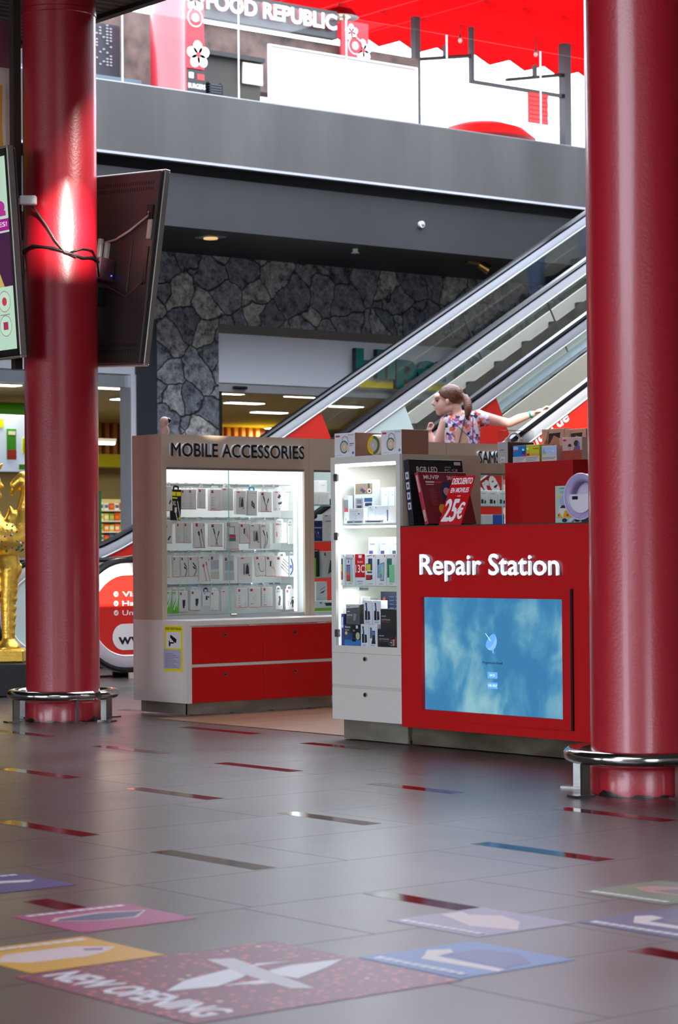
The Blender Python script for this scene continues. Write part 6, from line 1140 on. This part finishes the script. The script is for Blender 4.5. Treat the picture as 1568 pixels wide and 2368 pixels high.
# ------------------------------------------------------------------ floor stickers
def sticker(lab, x0, y1, w_, h_, col, items, rz=-90, name='floor_sticker', grp=None, dots=False):
    # lower-left corner of the print as read; u runs along the reading direction
    M = Matrix.Translation((x0, y1, .0007)) @ Matrix.Rotation(math.radians(rz), 4, 'Z') @ Matrix.Rotation(-PI/2, 4, 'X')
    m = mat(col, .38, spec=.42, name='printed_vinyl')
    if dots:
        m, nt, p = nodes_mat('dotted_vinyl'); L = nt.links.new; tc = nt.nodes.new('ShaderNodeTexCoord'); br = nt.nodes.new('ShaderNodeTexVoronoi'); br.inputs['Scale'].default_value = 30; br.inputs['Randomness'].default_value = .55
        s = nt.nodes.new('ShaderNodeMath'); s.operation = 'LESS_THAN'; s.inputs[1].default_value = .3; s2 = nt.nodes.new('ShaderNodeSeparateColor'); r = nt.nodes.new('ShaderNodeValToRGB'); r.color_ramp.interpolation = 'CONSTANT'; e = r.color_ramp.elements; e[0].color = lin((206, 92, 80)); e[1].position = .75; e[1].color = lin((180, 70, 90)); e.new(.96).color = lin((206, 190, 130))
        mxn = nt.nodes.new('ShaderNodeMix'); mxn.data_type = 'RGBA'; mxn.inputs[6].default_value = lin(col); L(tc.outputs['Object'], br.inputs[0]); L(br.outputs['Distance'], s.inputs[0]); L(br.outputs['Color'], s2.inputs[0]); L(s2.outputs[0], r.inputs[0]); L(s.outputs[0], mxn.inputs[0]); L(r.outputs[0], mxn.inputs[7]); L(mxn.outputs[2], p.inputs['Base Color']); p.inputs['Roughness'].default_value = .38; p.inputs['Specular IOR Level'].default_value = .42
    o = B().box(0, w_, -.0006, 0, 0, h_).build(name, m); o.matrix_basis = M; tag(o, lab, 'floor sticker', grp)
    for k_, its in items.items(): art(o, k_, its, w_, h_, y=-.0006)
    return o
cr = (222, 206, 198); wt = (226, 222, 226)
sticker('large maroon floor sticker with white leaf shapes and lettering', 3.13, 5.25, .8, .84, (116, 34, 66), {'printed_lettering': [('T', 'NEW OPENING', .05, .93, .07, .2, wt)],
    'printed_picture': [('p', [(.53, .22), (.42, .36), (.34, .6), (.42, .62), (.50, .52), (.57, .38)], wt), ('p', [(.47, .62), (.43, .75), (.45, .96), (.54, .82), (.63, .64)], wt), ('p', [(.57, .4), (.58, .62), (.68, .6)], wt), ('p', [(.16, .62), (.2, .7), (.55, .63), (.8, .58), (.76, .52), (.5, .55)], (206, 196, 200)), ('p', [(.36, .64), (.38, .8), (.33, .7)], wt)]}, dots=True)
cap = [('r', .06+.088*i, .13+.088*i, .07, .135, wt) for i in range(10)]
sq = 'square advertising stickers on the floor'
sticker('blue square floor sticker with a pale hand picture', 3.98, 4.88, .41, .41, (52, 110, 176), {'printed_lettering': cap, 'printed_picture': [('p', [(.08, .52), (.16, .66), (.26, .6), (.3, .42), (.95, .42), (.97, .34), (.3, .28), (.2, .4)], cr), ('p', [(.3, .46), (.28, .8), (.6, .88), (.9, .7), (.92, .44)], (86, 90, 150))]}, grp=sq)
sticker('lilac square floor sticker with a pale hand picture', 4.44, 5.31, .40, .38, (140, 120, 150), {'printed_lettering': cap, 'printed_picture': [('p', [(.05, .5), (.06, .72), (.2, .66), (.4, .82), (.7, .72), (.95, .45), (.6, .3), (.3, .42)], (214, 186, 182))]}, grp=sq)
sticker('purple square floor sticker at the right edge', 4.84, 4.92, .4, .4, (50, 26, 110), {'printed_lettering': cap, 'printed_picture': [('p', [(.1, .5), (.16, .62), (.3, .6), (.34, .4), (.95, .42), (.95, .34), (.3, .28)], cr), ('p', [(.36, .46), (.4, .8), (.95, .8), (.95, .46)], (60, 40, 70))]}, grp=sq)
sticker('olive green square floor sticker at the right edge', 5.27, 5.35, .38, .38, (96, 110, 62), {'printed_lettering': cap, 'printed_picture': [('p', [(.15, .5), (.2, .7), (.5, .82), (.9, .7), (.9, .5), (.4, .4)], (176, 96, 84)), ('p', [(.4, .5), (.5, .75), (.9, .65), (.9, .5)], (76, 40, 50))]}, grp=sq)
sticker('pink square floor sticker with a dark blue oval', 4.04, 6.12, .40, .40, (170, 44, 110), {'printed_lettering': cap, 'printed_picture': [('p', [(.06, .42), (.4, .26), (.8, .3), (.9, .4), (.6, .62), (.3, .66)], (206, 180, 170)), ('p', [(.1, .44), (.4, .32), (.8, .36), (.86, .42), (.6, .6), (.3, .62)], (60, 60, 110))]}, rz=180, grp=sq)
sticker('yellow square floor sticker with a pale elongated shape', 3.61, 5.67, .42, .41, (222, 164, 40), {'printed_lettering': cap, 'printed_picture': [('p', [(.06, .5), (.3, .3), (.8, .3), (.95, .5), (.8, .66), (.4, .7), (.2, .62)], (222, 196, 196)), ('p', [(.16, .5), (.28, .44), (.3, .5), (.2, .56)], (130, 90, 140))]}, rz=180, grp=sq)
sticker('purple square floor sticker at the left edge', 4.15, 6.94, .40, .38, (56, 40, 120), {'printed_lettering': cap, 'printed_picture': [('p', [(.1, .5), (.4, .36), (.9, .42), (.9, .5), (.4, .5), (.2, .58)], cr)]}, rz=180, grp=sq)
